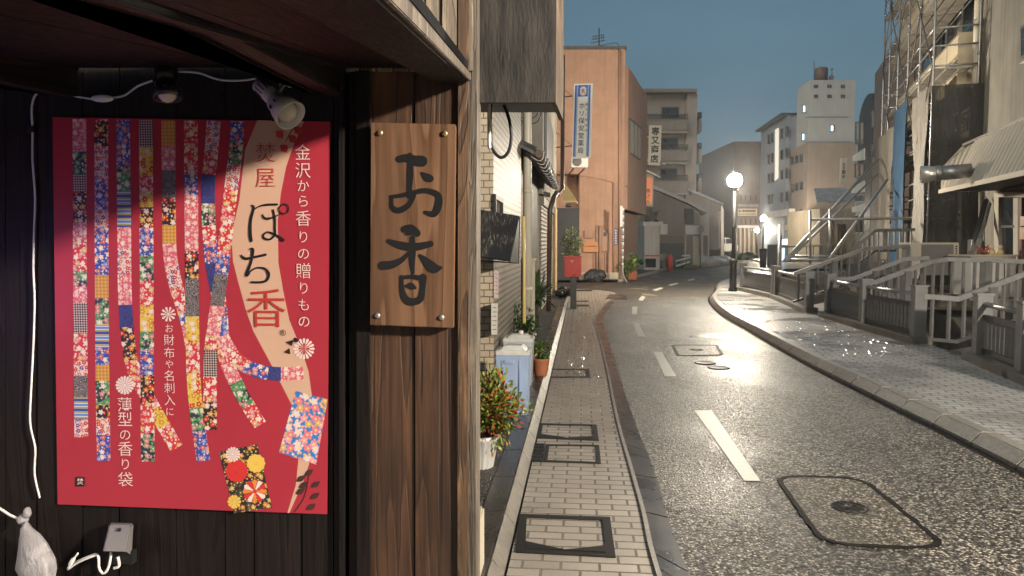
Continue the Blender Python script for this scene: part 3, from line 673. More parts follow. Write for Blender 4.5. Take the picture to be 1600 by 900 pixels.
kb = [V((3.585 - (5.08 - y) * .11, y, 0)) for y in (-14, -11, -8, -5, -2.5, 0, 2, 3.6)] + g2(rk, 0) + [V((7.6, 27.2, 0)), V((9.3, 31.3, 0)), V((14.9, 44, 0)), V((19.9, 60, 0)), V((24.5, 85, 0))]
kt = [(1599, 711), (1488, 661), (1343, 592), (1182, 517), (1127, 483), (1116, 464)]
def off_poly(P_, d):
    out = []
    for i, p in enumerate(P_):
        t = (P_[min(i + 1, len(P_) - 1)] - P_[max(i - 1, 0)]); t.z = 0; t.normalize()
        out.append(p + V((t.y, -t.x, 0)) * d)
    return out
def resample(P_, st):
    out = [P_[0]]; acc = 0.0
    for a, b in zip(P_, P_[1:]):
        L_ = (b - a).length; d = st - acc
        while d <= L_: out.append(a + (b - a) * (d / L_)); d += st
        acc = L_ - (d - st)
    return out + [P_[-1]]
kb = resample(spline(kb, 8), .6); ki = off_poly(kb, .19)
mb = MB()
left_edge = spline(bo, 4); Yend = left_edge[-1].y
L_at = lambda y: next((a.x + (b.x - a.x) * (y - a.y) / (b.y - a.y) for a, b in zip(left_edge, left_edge[1:]) if a.y <= y <= b.y), left_edge[-1].x)
K_at = lambda y: next((a.x + (b.x - a.x) * (y - a.y) / (b.y - a.y) for a, b in zip(kb, kb[1:]) if a.y <= y <= b.y), kb[-1].x)
ys = [-12 + i * .5 for i in range(int((21.6 + 12) / .5) + 1)]
for a, b in zip(ys, ys[1:]): mb.poly([(L_at(a), a, 0), (K_at(a), a, 0), (K_at(b), b, 0), (L_at(b), b, 0)])
struct(mb, 'road', ASPH)
FL = lambda y: 4.2 + (y - 29.2) * .355 if y < 60 else 15.2 + (y - 60) * .12     # far left kerb
mb = MB(); yb = ys[-1]
ys2 = [yb, 22.5, 24, 26, 28, 29.2]
for a, b in zip(ys2, ys2[1:]): mb.poly([(-40, a, .0), (K_at(a), a, .0), (K_at(b), b, .0), (-40, b, .0)])
ys3 = [29.2 + i * 2.2 for i in range(25)]
for a, b in zip(ys3, ys3[1:]): mb.poly([(FL(a), a, 0), (K_at(a), a, 0), (K_at(b), b, 0), (FL(b), b, 0)])
struct(mb, 'cross_street', ASPH2)
# left pavement and its bands
mb = MB(); lk = lambda y: -.352 + .095 * y
bis = spline(bi, 4)
I_at = lambda y: next((a.x + (b.x - a.x) * (y - a.y) / (b.y - a.y) for a, b in zip(bis, bis[1:]) if a.y <= y <= b.y), bis[-1].x)
ys4 = [-12 + i * .4 for i in range(80)]
for a, b in zip(ys4, ys4[1:]): mb.poly([(lk(a), a, .008), (I_at(a), a, .008), (I_at(b), b, .008), (lk(b), b, .008)])
ye = ys4[-1]; e = [G(x, y, .008) for x, y in ((967, 461), (958, 456.5), (938, 453.5), (901, 451.5))]
mb.poly([(lk(ye), ye, .008), (I_at(ye), ye, .008)] + e + [V((-3, e[-1].y, .008)), V((-3, ye, .008))])
struct(mb, 'pavement', PAVE_L)
mb = MB(); acc = 0
for i in range(len(bis) - 1):
    j0, j1 = left_edge[i], left_edge[i + 1]
    L_ = (bis[i + 1] - bis[i]).length; n_ = max(1, round(L_ / .55)); acc += L_
    if i == 0 or acc > .55: hgt = random.uniform(0, .004)
    for k in range(n_):
        gap_ = n_ > 1 or acc > .55; a, b = k / n_, (k + 1) / n_ - (.014 / max(L_ / n_, .05) if gap_ else 0)
        w = lambda p, q, t: p + (q - p) * t
        P_ = [w(bis[i], bis[i + 1], a), w(j0, j1, a), w(j0, j1, b), w(bis[i], bis[i + 1], b)]
        mb.prism([V((p.x, p.y, -.03)) for p in P_], (0, 0, .043 + hgt))
    if acc > .55: acc = 0
mb.prism([G(x, y, -.01) for x, y in ((946, 468.5), (980, 468.5), (976, 461.5), (953, 461))], (0, 0, .03))
struct(mb, 'road_edge_band', BANDM)
for nm, P_ in (('pale_edge_line', [[p + V((0, 0, 0)) for p in bis], .012]), ):
    mb = MB(); o2 = off_poly(bis, P_[1]); o1 = off_poly(bis, -.012)
    for i in range(len(bis) - 1): mb.prism([V((p.x, p.y, -.02)) for p in (o1[i], o2[i], o2[i + 1], o1[i + 1])], (0, 0, .040))
    struct(mb, nm, KERB)
# left gutter kerb: sloped light stone plus dark top stones
mb = MB(); y = -8.0
while y < 21:
    y2 = y + .6; a, b = y + .004, y2 - .004
    mb.prism([(lk(a) - .07, a, .0), (lk(a) - .012, a, .0), (lk(a) - .012, a, .03), (lk(a) - .07, a, .105)], (lk(b) - lk(a), b - a, 0)); y = y2
struct(mb, 'gutter_kerb', M('gutter_stone', (.20, .18, .152), .38, .3, 14, .5, 120, spec=.5, grime=.6), bevel=.006)
mb = MB(); y = -8.0
while y < 21:
    y2 = y + .6; a, b = y + .003, y2 - .003
    mb.prism([(lk(a) - .20, a, -.02), (lk(a) - .073, a, -.02), (lk(a) - .073, a, .112 + random.uniform(0, .004)), (lk(a) - .20, a, .108)], (lk(b) - lk(a), b - a, 0)); y = y2
struct(mb, 'kerb_top_stone', BANDM, bevel=.005)
mb = MB(); mb.poly([(lk(-8) - 1.2, -8, .095), (lk(-8) - .195, -8, .1), (lk(23) - .195, 23, .1), (lk(23) - 1.2, 23, .095)]); struct(mb, 'apron', PEBBLE)
# right kerb and pavement
mb = MB(); cum = 0; blocks = []
for i in range(len(kb) - 1):
    n_ = 1
    for k in range(n_):
        a, b = k / n_, (k + 1) / n_ - .012
        w = lambda p, q, t: p + (q - p) * t
        A0, B0, B1, A1 = w(kb[i], kb[i + 1], a), w(ki[i], ki[i + 1], a), w(ki[i], ki[i + 1], b), w(kb[i], kb[i + 1], b)
        hz = .115 + random.uniform(0, .004); sl = .42
        lo_ = [V((p.x, p.y, -.05)) for p in (A0, B0, B1, A1)]; TA, TC = A0.lerp(B0, sl), A1.lerp(B1, sl)
        vs = [mb.bm.verts.new(p) for p in lo_] + [mb.bm.verts.new(V((p.x, p.y, z_))) for p, z_ in ((A0, .03), (TA, hz), (B0, hz), (B1, hz), (TC, hz), (A1, .03))]
        fs = [mb.bm.faces.new([vs[q] for q in f]) for f in ((0, 1, 2, 3), (0, 4, 5, 6, 1), (1, 6, 7, 2), (2, 7, 8, 9, 3), (3, 9, 4, 0), (4, 9, 8, 5), (5, 8, 7, 6))]
        bmesh.ops.recalc_face_normals(mb.bm, faces=fs)
struct(mb, 'kerb', KERB, bevel=.008)
mb = MB()
C_at = lambda y: next((a[0] + (b[0] - a[0]) * (y - a[1]) / (b[1] - a[1]) for a, b in zip(CL, CL[1:]) if a[1] <= y <= b[1]), K_at(y) + 4)
I2 = lambda y: next((a.x + (b.x - a.x) * (y - a.y) / (b.y - a.y) for a, b in zip(ki, ki[1:]) if a.y <= y <= b.y), ki[-1].x)
ys5 = [-13 + i * .6 for i in range(150)]
for a, b in zip(ys5, ys5[1:]): mb.poly([(I2(a), a, .112), (C_at(a), a, .112), (C_at(b), b, .112), (I2(b), b, .112)])
struct(mb, 'pavement', PAVE_R)
mb = MB(); po2 = off_poly(kb, -.055)
for i in range(len(kb) - 1): mb.poly([po2[i] + V((0, 0, .004)), kb[i] + V((0, 0, .004)), kb[i + 1] + V((0, 0, .004)), po2[i + 1] + V((0, 0, .004))])
struct(mb, 'wet_gutter', M('wet_gutter', (.022, .02, .018), .15, .3, 5, .1, spec=.6))
# dashes
mb = MB()
def worn(q, z, mi=0):
    P_ = [G(x, y, z) for x, y in q]; mb.poly(P_, mi)
for q in ([(1085, 641), (1112, 641), (1188, 751), (1163, 751)], [(1021, 550), (1034, 550), (1057, 588), (1039, 588)], [(989, 505), (998, 505), (1009, 526), (997, 526)], [(988, 479), (996, 479), (995, 491), (987, 491)]): worn(q, .004)
for q in ([(1003, 462), (1009, 464), (1004, 470), (997, 469)], [(1032, 449), (1037, 450), (1026, 454.5), (1019, 453)], [(1057, 442), (1061, 443), (1049, 446), (1043, 445.5)], [(1084, 435), (1087, 436), (1078, 438.5), (1073, 438)]): worn(q, .004)
struct(mb, 'lane_marking', PAINT)
mb = MB()
for q in ([(983, 449.5), (1012, 451.5), (1012, 453), (983, 451)], [(1004, 448), (1014, 448), (1014, 449), (1004, 449)], [(1003, 458.5), (1026, 461), (1026, 462.5), (1003, 461)]): worn(q, .004)
struct(mb, 'junction_marking', PAINTY)
mb = MB()
for i in range(14):
    a = 29.6 + i * 1.9; mb.prism([(FL(a) - .08, a, -.02), (FL(a) + .12, a, -.02), (FL(a + 1.88) + .12, a + 1.88, -.02), (FL(a + 1.88) - .08, a + 1.88, -.02)], (0, 0, .13))
struct(mb, 'far_kerb', KERB)
mb = MB()
for a, b in zip(ys3[:16], ys3[1:17]): mb.poly([(FL(a) - 3.4, a, .06), (FL(a) - .08, a, .09), (FL(b) - .08, b, .09), (FL(b) - 3.4, b, .06)])
struct(mb, 'far_pavement', GROUND)
# ------------------------------------------------------------------ covers let into the ground
def frame_cover(name, label, quad, z, w, h, mat, inset=None, group=None, cham=0.0):
    P_ = [G(x, y, z) for x, y in quad]; t = thing(name, label, 'cover', sum(P_, V()) / 4, group)
    mb = MB(); c = sum(P_, V()) / 4
    I_ = [p + (c - p).normalized() * w * 1.35 for p in P_]
    for i in range(4): mb.prism([P_[i], P_[(i + 1) % 4], I_[(i + 1) % 4], I_[i]], (0, 0, h + .0006 * i))
    if cham:
        for i in (2, 3):
            a = I_[i]; d1 = (I_[(i + 1) % 4] - a).normalized(); d2 = (I_[(i - 1) % 4] - a).normalized()
            L1 = cham; mb.prism([a, a + (d1 if i == 2 else d1) * (L1 if i == 2 else L1 * .4), a + d2 * (L1 * .4 if i == 2 else L1)], (0, 0, h + .003))
    mb.build('frame', mat, t); return t, P_
frame_cover('pavement_cover', 'paver filled cover frame in the left pavement, nearest the viewer', [(811, 804), (953, 809), (962, 872), (806, 864)], .009, .05, .006, IRON, cham=.22)
frame_cover('pavement_cover', 'paver filled cover frame in the left pavement, just beyond the slotted drain', [(841, 662), (932, 664), (936, 689), (836, 685)], .009, .045, .006, IRON, cham=.2)
frame_cover('pavement_cover', 'paver filled cover frame in the left pavement, beside the slotted drain', [(853, 695), (936, 696), (939, 725), (849, 722)], .009, .03, .006, IRON)
frame_cover('pavement_cover', 'paver filled cover frame in the left pavement, farthest of the row, near the terracotta pot', [(855, 577), (920, 577), (922, 590), (853, 590)], .009, .045, .006, IRON)
dr = thing('drain_grate', 'small slotted iron drain grate beside the left gutter kerb', 'drain', G(840, 708, .009))
q = [G(x, y, .0095) for x, y in ((834, 693), (851, 693), (847, 722), (827, 722))]
mb = MB(); mb.prism(q, (0, 0, .002)); mb.build('pit', BLACK, dr)
mb = MB()
for k in range(6):
    for j, (u0, u1) in enumerate(((0.04, .48), (.54, .97))):
        a, b = (k + .18) / 6, (k + .55) / 6
        lp = lambda u, v: (q[0] * (1 - u) + q[1] * u) * (1 - v) + (q[3] * (1 - u) + q[2] * u) * v
        mb.prism([lp(u0, a), lp(u1, a), lp(u1, b), lp(u0, b)], (0, 0, .007))
mb.build('bars', IRON, dr)
mb = MB(); 
for x0, x1, y0, y1 in ((901, 925, 453, 455), (901, 920, 470, 471.5), (901, 920, 476, 479)): mb.prism([G(x, y, .009) for x, y in ((x0, y0), (x1, y0), (x1, y1), (x0, y1))], (0, 0, .004))
single(mb, 'drain_slot', IRON, 'dark slotted drain strips in the pavement behind the red post box', 'drain')
def road_cover(label, quad, w, lidpx, lr, rnd_=.35):
    z = .003; P_ = [G(x, y, z) for x, y in quad]; t = thing('road_cover', label, 'cover', G(*lidpx, 0))
    out = []
    for i in range(4):                        # rounded outline
        p, a, b = P_[i], P_[i - 1], P_[(i + 1) % 4]; r1 = min(rnd_, (a - p).length * .35, (b - p).length * .35)
        q0, q1 = p + (a - p).normalized() * r1, p + (b - p).normalized() * r1
        for k in range(6): u = k / 5; out.append(q0 * (1 - u) ** 2 + p * 2 * u * (1 - u) + q1 * u * u)
    out2 = []
    for a, b in zip(out, out[1:] + out[:1]):
        m_ = max(1, int((b - a).length / .09)); out2 += [a + (b - a) * (k / m_) for k in range(m_)]
    out = out2; c = sum(P_, V()) / 4; mb = MB(); n_ = len(out)
    inn = off_poly([*out, out[0]], w)[:n_]
    if (inn[3] - c).length > (out[3] - c).length: inn = off_poly([*out, out[0]], -w)[:n_]
    for i in range(n_):
        j = (i + 1) % n_; kk = [random.uniform(-.35, .2), random.uniform(-.35, .2)]
        mb.prism([out[i] + (inn[i] - out[i]) * kk[0], out[j] + (inn[j] - out[j]) * kk[1], inn[j], inn[i]], (0, 0, .003 + .0008 * (i % 3)))
    fb = MB(); fb.poly([p + UP * .0012 for p in inn]); fb.build('infill', ASPH_IN, t)
    mb.build('tarred_joint', M('tar', (.013, .011, .010), .65, .4, 20, .6, spec=.15), t)
    c = G(*lidpx, .003); mb = MB(); mb.lathe([(lr, 0), (lr, .004), (lr * .9, .005), (lr * .88, .003), (lr * .3, .003), (lr * .28, .006), (.001, .006)], c, (0, 0, 1), 32, caps=False)
    for k in range(10):
        a = k * .628; mb.bar(c + V((math.cos(a), math.sin(a), 0)) * lr * .4 + V((0, 0, .004)), c + V((math.cos(a), math.sin(a), 0)) * lr * .8 + V((0, 0, .004)), .012, .004)
    mb.build('lid', IRON, t)
    return t
road_cover('large tar edged rectangle with a round iron lid in the near road', [(1207, 742), (1348, 746), (1490, 860), (1284, 852)], .032, (1327, 793), .105, .2)
road_cover('mid road rectangular cover with tarred edge between the second and third lane dashes', [(1049, 539), (1121, 539), (1130, 555), (1058, 556)], .04, (1088, 546.5), .11, .1)
def small_cover(label, px, py, r):
    c = G(px, py, .003); t = MB(); t.lathe([(r, 0), (r, .006), (r * .85, .007), (r * .8, .004), (.001, .005)], c, (0, 0, 1), 28, caps=False)
    single(t, 'valve_cover', IRON, label, 'cover')
small_cover('small round iron valve cover in the road, the nearer of two', 1123, 574.5, .14); small_cover('small round iron valve cover in the road, just beyond its twin', 1102, 567, .14)
mb = MB(); mb.poly(g2([(1072, 521), (1140, 522), (1146, 528), (1078, 527)], .004)); struct(mb, 'road_patch', BANDM)

# water standing in the short paver joints: narrow curved strips that catch the lamps
JW, t_, b_ = nt('joint_water_film'); put(N(t_), b_, col=(.10, .085, .07), rough=.17, spec=.6)
def joint_water(n, xf, y0, y1, z, ang, label):
    mb = MB(); d = V((-math.sin(ang), math.cos(ang), 0)); s_ = V((d.y, -d.x, 0))
    for k in range(n):
        y = y0 + (y1 - y0) * random.random() ** 1.3; x = xf(y); tl = random.gauss(0, .085); c = V((x, y, z)); w, L_ = random.uniform(.006, .0085), random.uniform(.05, .085)
        row = []
        for e in (-1, 1):
            row.append([mb.bm.verts.new(c + d * e * L_ / 2 + s_ * (j / 3) * w + UP * (.004 * (1 - (j / 3) ** 2) + e * tl * L_ / 2 + abs(tl) * L_ / 2)) for j in range(-3, 4)])
        for j in range(6): f = mb.bm.faces.new((row[0][j], row[0][j + 1], row[1][j + 1], row[1][j])); f.smooth = True
    return tag(mb.build('joint_water', JW, None), kind='stuff')
joint_water(240, lambda y: lk(y) + .12 + random.random() * max(.1, I_at(y) - lk(y) - .2), 8.5, 21, .010, ANG_L, '')
joint_water(340, lambda y: I2(y) + .15 + random.random() * max(.3, C_at(y) - I2(y) - .5), 9.5, 22, .114, -.20, '')
# ------------------------------------------------------------------ left side of the street
LN = V((1, -.1, 0)).normalized()
LP = Plane((-.9, 0, 0), LN)                   # frontage line of the left houses
lx = lambda y, o=0.0: -.9 + .1 * y + o
def frontage(mb, y0, y1, z0, z1, o=0.0, d=3.5, mi=0): mb.prism([(lx(y0, o), y0, z0), (lx(y1, o), y1, z0), (lx(y1, o) - d, y1, z0), (lx(y0, o) - d, y0, z0)], (0, 0, z1 - z0), mi)
def window(parent, pl, q, fm, gm, mull=1, out=.03, fw=.045):
    """framed window on a plane; q: px rectangle or four px corners"""
    if not isinstance(q[0], (tuple, list)): q = [(q[0], q[1]), (q[2], q[1]), (q[2], q[3]), (q[0], q[3])]
    P_ = [pl.hit(x, y, out) for x, y in q]; c = sum(P_, V()) / 4
    mb = MB(); I_ = []
    for i in range(4):
        p, a, b = P_[i], P_[i - 1], P_[(i + 1) % 4]; I_.append(p + (a - p).normalized() * fw + (b - p).normalized() * fw)
    for i in range(4): mb.prism([P_[i], P_[(i + 1) % 4], I_[(i + 1) % 4], I_[i]], -pl.n * (out - .002))
    for k in range(1, mull + 1):
        t = k / (mull + 1); a, b = P_[0] * (1 - t) + P_[1] * t, P_[3] * (1 - t) + P_[2] * t; mb.bar(a - pl.n * .012, b - pl.n * .012, fw * .7, .02)
    f = mb.build('window', fm, parent)
    mb = MB(); mb.prism([p - pl.n * (out - .012) for p in P_], -pl.n * .006); mb.build('pane', gm, f)
    return f
TILEB = bricks('beige_wall_tiles', (.235, .192, .135), (.19, .155, .11), (.014, .012, .010), .24, .0665, .013, math.atan2(.995, .0995), False, .45, None, .8, 0, .008, var=.2, dirt=.25)
TILEF = bricks('beige_end_tiles', (.44, .36, .26), (.38, .31, .225), (.05, .042, .034), .11, .0665, .006, 0.0, False, .45, None, .8, 0, .008, var=.2, dirt=.25)
tb = thing('tiled_building', 'beige tile clad building just beyond the dark timber shop', 'building', (-1.5, 8.7, 0))
mb = MB(); y0, y1 = 7.2, 10.25
pts = [(lx(y0), y0), (lx(y1), y1), (-4.2, y1), (-4.2, y0)]
mb.prism([(x, y, 0) for x, y in pts], (0, 0, 6.2))
for f in mb.bm.faces: f.material_index = 0 if abs(f.normal.x) > .8 else 1
mb.build('wall', [TILEB, TILEF], tb)
window(tb, LP, [(775, 303), (787, 311), (787, 345), (775, 343)], DARKW, GLASS, 0)
mb = MB(); c = LP.hit(824, 350, .06); mb.tube([(c.x, c.y, .1), (c.x, c.y, 6.2)], .062, 14)
for z in (.9, 2.3, 3.7): mb.tube([(c.x, c.y, z), (c.x, c.y, z + .05)], .07, 14)
mb.build('downpipe', M('cream_pvc', (.56, .52, .43), .4, .06, bump=.03), tb)
for i, (q, lb) in enumerate(((((772, 421), (779, 424), (779, 466), (772, 466)), 'narrow pinkish paper notice on the beige tiles, upper of two'), (((768, 474), (778, 474), (777, 523), (768, 523)), 'white paper notice low on the beige tiles, lower of two'))):
    t = thing('paper_notice', lb, 'notice', LP.hit(*q[3], .01)); mb = MB(); pbox(mb, LP, list(q), .004, .007); mb.build('sheet', PAPER if i else M('pink_paper', (.55, .42, .4), .7, bump=0), t)
    mb = MB(); a, b, c, d = [LP.hit(x, y, .0085) for x, y in q]
    for k in range(6):
        v = .12 + k * .14; l_ = lambda u, v: (a * (1 - u) + b * u) * (1 - v) + (d * (1 - u) + c * u) * v
        mb.poly([l_(.15, v), l_(.85 if k % 2 else .7, v), l_(.85 if k % 2 else .7, v + .03), l_(.15, v + .03)])
    mb.build('print_lines', M('grey_print', (.2, .18, .2), .7, bump=0), t)
mb = MB(); c = G(816, 500, .1); mb.tube([LP.hit(818, 338, .18), LP.hit(819, 420, .18), LP.hit(819, 505, .2)], .02, 10); single(mb, 'yellow_pole', M('yellow_paint', (.55, .42, .17), .45, .1), 'thin yellow pole standing against the cream downpipe', 'pole')
# slanted black hood
hd = thing('slanted_hood', 'slanted black board hood with white scratches on the beige tiled wall', 'hood', at(780, 410, 6.9))
SCR, t_, b_ = nt('scratched_black'); n_ = N(t_); p_ = n_.obj()
sc_ = n_.noise(n_.map(p_, (30, 3, 3), (0, .25, 0)), 3, 6, .7); msk = n_.noise(n_.map(p_, (1, 1, .4)), 5, 3)
k_ = n_.math('MULTIPLY', n_.val(sc_, [(.52, 0), (.6, 1)]), n_.val(msk, [(.45, 0), (.6, .8)]))
put(n_, b_, col=n_.mix(k_, (.016, .016, .017), (.26, .22, .18)), rough=n_.math('MULTIPLY_ADD', sc_, .2, .3))
a, b, c, d = at(744, 326, 7.15), at(812, 337, 7.02), at(797, 407, 6.55), at(744, 400, 6.6)
nn = (b - a).cross(d - a).normalized(); 
if nn.y > 0: nn = -nn
mb = MB(); mb.prism([a, b, c, d], -nn * .016); mb.build('board', SCR, hd, bevel=.003)
e_ = at(810, 411, 7.1); mb = MB(); mb.prism([b - nn * .02, c - nn * .02, e_], (-.012, 0, 0)); mb.build('side_plate', BLACK, hd)
mb = MB(); mb.tube([b - nn * .02, e_, at(744, 407, 7.15)], .008, 6); mb.build('bracket', BLACK, hd)
# bins, pots
def bin_(label, px, py, wpx, hpx, Y, lid_m, body_m, knob=False):
    c = G(px, py, .1); W_ = wpx / F * c.y; H_ = hpx / F * c.y; D_ = W_ * .95
    t = thing('waste_bin', label, 'bin', c, 'lidded bins by the tiled wall'); rz = R(-5.7); M3 = Matrix.Rotation(rz, 3, 'Z')
    mb = MB(); lo = [M3 @ V((x * W_ * .43, y * D_ * .43, 0)) for x, y in ((-1, -1), (1, -1), (1, 1), (-1, 1))]; hi = [M3 @ V((x * W_ * .49, y * D_ * .49, H_ * .86)) for x, y in ((-1, -1), (1, -1), (1, 1), (-1, 1))]
    vs = [mb.bm.verts.new(c + p) for p in lo + hi]
    for f in ((3, 2, 1, 0), (4, 5, 6, 7), (0, 1, 5, 4), (1, 2, 6, 5), (2, 3, 7, 6), (3, 0, 4, 7)): mb.bm.faces.new([vs[i] for i in f])
    mb.build('body', body_m, t, bevel=.02)
    mb = MB()
    for x in (-.30, .22): mb.box(c + M3 @ V((x * W_, -.475 * D_, H_ * .48)), (.02, .02, H_ * .6), rz)
    mb.box(c + M3 @ V((-.1 * W_, -.485 * D_, H_ * .76)), (W_ * .3, .03, .03), rz); mb.build('rib', body_m, t, bevel=.004)
    mb = MB(); mb.box(c + V((0, 0, H_ * .875)), (W_ * 1.03, D_ * 1.03, .045), rz)
    k = [c + M3 @ V((x * W_ * .42, y * D_ * .42, H_ * .9)) for x, y in ((-1, -1), (1, -1), (1, 1), (-1, 1))]; k2 = [c + M3 @ V((x * W_ * .25, y * D_ * .25, H_ * .97)) for x, y in ((-1, -1), (1, -1), (1, 1), (-1, 1))]
    vs = [mb.bm.verts.new(p) for p in k + k2]
    for f in ((4, 5, 6, 7), (0, 1, 5, 4), (1, 2, 6, 5), (2, 3, 7, 6), (3, 0, 4, 7)): mb.bm.faces.new([vs[i] for i in f])
    l_ = mb.build('lid', lid_m, t, bevel=.01)
    if knob: mb = MB(); mb.tube([c + V((.02, .02, H_ * .96)), c + V((.02, .02, H_ * 1.03))], .025, 12); mb.build('knob', WHITE, l_)
    return t
BINB = M('pale_blue_bin_plastic', (.30, .38, .54), .4, .08, 4, .05); BINL = M('clouded_lid', (.55, .54, .5), .3, .15, 5, .5, 14, .02)
bin_('pale blue plastic bin with a translucent lid beside the red leaved potted shrub', 803, 645, 52, 112, 7, BINL, BINB)
bin_('second lidded bin with a knob, mostly hidden behind the pale blue bin', 811, 600, 46, 82, 8, BINL, M('grey_bin_plastic', (.4, .42, .44), .4, .08, 4, .05), True)
def shrub(name, label, c, rad, zr, n, mats, ln, pot=None, group=None, stems=True, twig=0):
    t = thing(name, label, 'plant', (c[0], c[1], pot[0] if pot else 0), group); c = V(c)
    mb = MB(); cl = [c + V((random.gauss(0, .42) * rad, random.gauss(0, .42) * rad, random.gauss(0, .4) * zr)) for _ in range(max(6, n // 34))]
    for i in range(n):
        q = random.choice(cl); p = q + V((random.gauss(0, 1), random.gauss(0, 1), random.gauss(0, .8))) * rad * .22
        d = (p - c + V((0, 0, .3 * rad))).normalized() + V((random.uniform(-.6, .6), random.uniform(-.6, .6), random.uniform(-.7, .3)))
        mi = min(len(mats) - 1, int(random.random() ** 1.5 * len(mats)))
        mb.leaf(p, d, ln * random.uniform(.6, 1.3), ln * .42, mi)
    mb.build('foliage', mats, t)
    if stems:
        mb = MB(); z0 = pot[0] if pot else 0
        for k in range(9):
            q = random.choice(cl); mb.tube([(c.x + random.uniform(-.03, .03), c.y, z0), (c.x * .6 + q.x * .4, c.y * .6 + q.y * .4, (z0 + q.z) / 2), q], [.008, .006, .003], 5, smooth=2)
        mb.build('stem', BARK, t)
    return t
RIBP, t_, b_ = nt('white_ribbed_pot'); n_ = N(t_); put(n_, b_, col=n_.mix(n_.noise(n_.obj(), 4, 5), (.42, .41, .39), (.6, .58, .55)), rough=.4)
def pot(parentlabel, c, r0, r1, h, mat, ribs=0, nm='plant_pot'):
    t = thing(nm, parentlabel, 'plant pot', c); mb = MB(); n = 64 if ribs else 28
    mb.lathe([(r0, 0), (r1 * .97, h * .86), (r1, h * .88), (r1, h), (r1 * .88, h), (r1 * .85, h * .9), (.001, h * .88)], c, (0, 0, 1), n, caps=False)
    if ribs:
        for i, v in enumerate(mb.bm.verts):
            if i < n * 2 and (i % n) % 4 < 2: d = V((v.co.x - c[0], v.co.y - c[1], 0)); v.co -= d * .07
    mb.build('vessel', mat, t)
    mb = MB(); mb.lathe([(r1 * .86, h * .885), (r1 * .5, h * .92), (.001, h * .93)], c, (0, 0, 1), 20, caps=False); mb.build('soil', BARK, t); return t
p0 = G(757, 737, .1); p0 = V((p0.x - .03, p0.y + .12, .1))
pot('white ribbed plant pot holding the red and green shrub', p0, .085, .125, .22, RIBP, 1)
shrub('nandina_shrub', 'red and green leaved bushy shrub in the white ribbed pot', (p0.x + .05, p0.y + .03, .49), .185, .19, 2600, [LEAF2, LEAF2, LEAF, LEAFO, LEAF2, LEAFR, LEAF, LEAFR], .044, (.30,))
p1 = G(845, 587, .1); pot('terracotta pot beside the bins holding a small bush', p1, .07, .10, .2, TERRA); shrub('potted_bush', 'small green bush in the terracotta pot beside the bins', (p1.x, p1.y, .42), .13, .14, 260, [LEAF, LEAF2, LEAF], .06, (.28,))
p2 = G(838, 577, .1); mb = MB(); mb.box((p2.x - .12, p2.y + .1, .25), (.12, .3, .3), R(-5.7)); single(mb, 'white_box', WHITE, 'white plastic box squeezed between the blue bin and the terracotta pot', 'box', bevel=.01)
shrub('green_shrub', 'glossy dark green shrub behind the lidded bins by the beige wall', (at(810, 512, 9.3).x, 9.3, .55), .28, .32, 600, [LEAF, LEAFD, LEAF], .075, (.1,))
# wooden house with tiled lean-to roof
wh = thing('wooden_house', 'brown timber house with a low tiled lean-to roof past the tiled building', 'house', (lx(13, -.8), 13, 0))
mb = MB(); frontage(mb, 10.3, 15.6, 0, 2.9, -.12); mb.build('wall', DBROWN, wh)
mb = MB(); frontage(mb, 10.3, 15.6, 3.05, 5.6, -.55); IVORY = M('ivory_render', (.34, .31, .26), .75, .1, 2, .3, 30, streak=.5, grime=.3); mb.build('upper_wall', IVORY, wh)
mb = MB()
for y in [10.4 + i * .31 for i in range(8)]: frontage(mb, y, y + .26, 1.0, 2.55, -.115, .03)
mb.build('board_panel', WOOD_O, wh)
mb = MB(); z1 = 2.86
mb.prism([(lx(10.3, -.62), 10.3, z1 + .42), (lx(10.3, .18), 10.3, z1), (lx(10.3, .18), 10.3, z1 - .05), (lx(10.3, -.62), 10.3, z1 + .37)], (.62, 6.2, 0))
for i in range(21):
    y = 10.35 + i * .3; mb.tube([(lx(y, -.6), y, z1 + .42), (lx(y, .2), y, z1 + .02)], .04, 8)
mb.build('tile_roof', M('roof_tile', (.05, .05, .052), .35, .3, 6, .3, spec=.6), wh)
mb = MB(); mb.tube([(lx(10.35, .24), 10.35, z1 - .03), (lx(16.5, .24), 16.5, z1 - .05)], .055, 12); mb.build('gutter', M('brown_gutter', (.14, .105, .08), .35, .2, 6, .1), wh)
mb = MB()
for i in range(12):
    y = 10.45 + i * .52; mb.tube([(lx(y, .02), y, z1 + .02), (lx(y, .2), y, z1 - .11), (lx(y, .28), y, z1 - .10), (lx(y, .31), y, z1 + .03)], .012, 6, smooth=3)
mb.build('gutter_hooks', STEEL, wh)
window(wh, Plane((lx(0, -.55), 0, 0), LN), [(838, 186), (848, 196), (848, 226), (838, 222)], DBROWN, GLASSL, 1)
bj = thing('balcony_clutter', 'tangle of wires and stacked pipes on the low tiled roof', 'clutter', (lx(11.5, -.3), 11.5, 3.2))
mb = MB()
for k in range(9):
    y = 11 + random.uniform(0, 2.5); o = random.uniform(-.5, -.1); mb.tube([(lx(y, o), y, 3.1), (lx(y, o + random.uniform(-.1, .1)), y + random.uniform(-.2, .2), 3.5), (lx(y, o), y, 3.9 + random.uniform(-.2, .5))], .016, 6, smooth=3)
mb.build('pipes', DSTEEL, bj); mb = MB()
for k in range(5):
    y = 11 + k * .5; mb.tube([(lx(y, -.4), y, 3.3 + k * .1), (lx(y, .0), y + .2, 3.7), (lx(y, .12), y + .3, 3.9), (lx(y, .02), y + .4, 4.1), (lx(y, -.3), y + .6, 4.3)], .009, 6, smooth=4)
mb.build('wires', BLACK, bj)
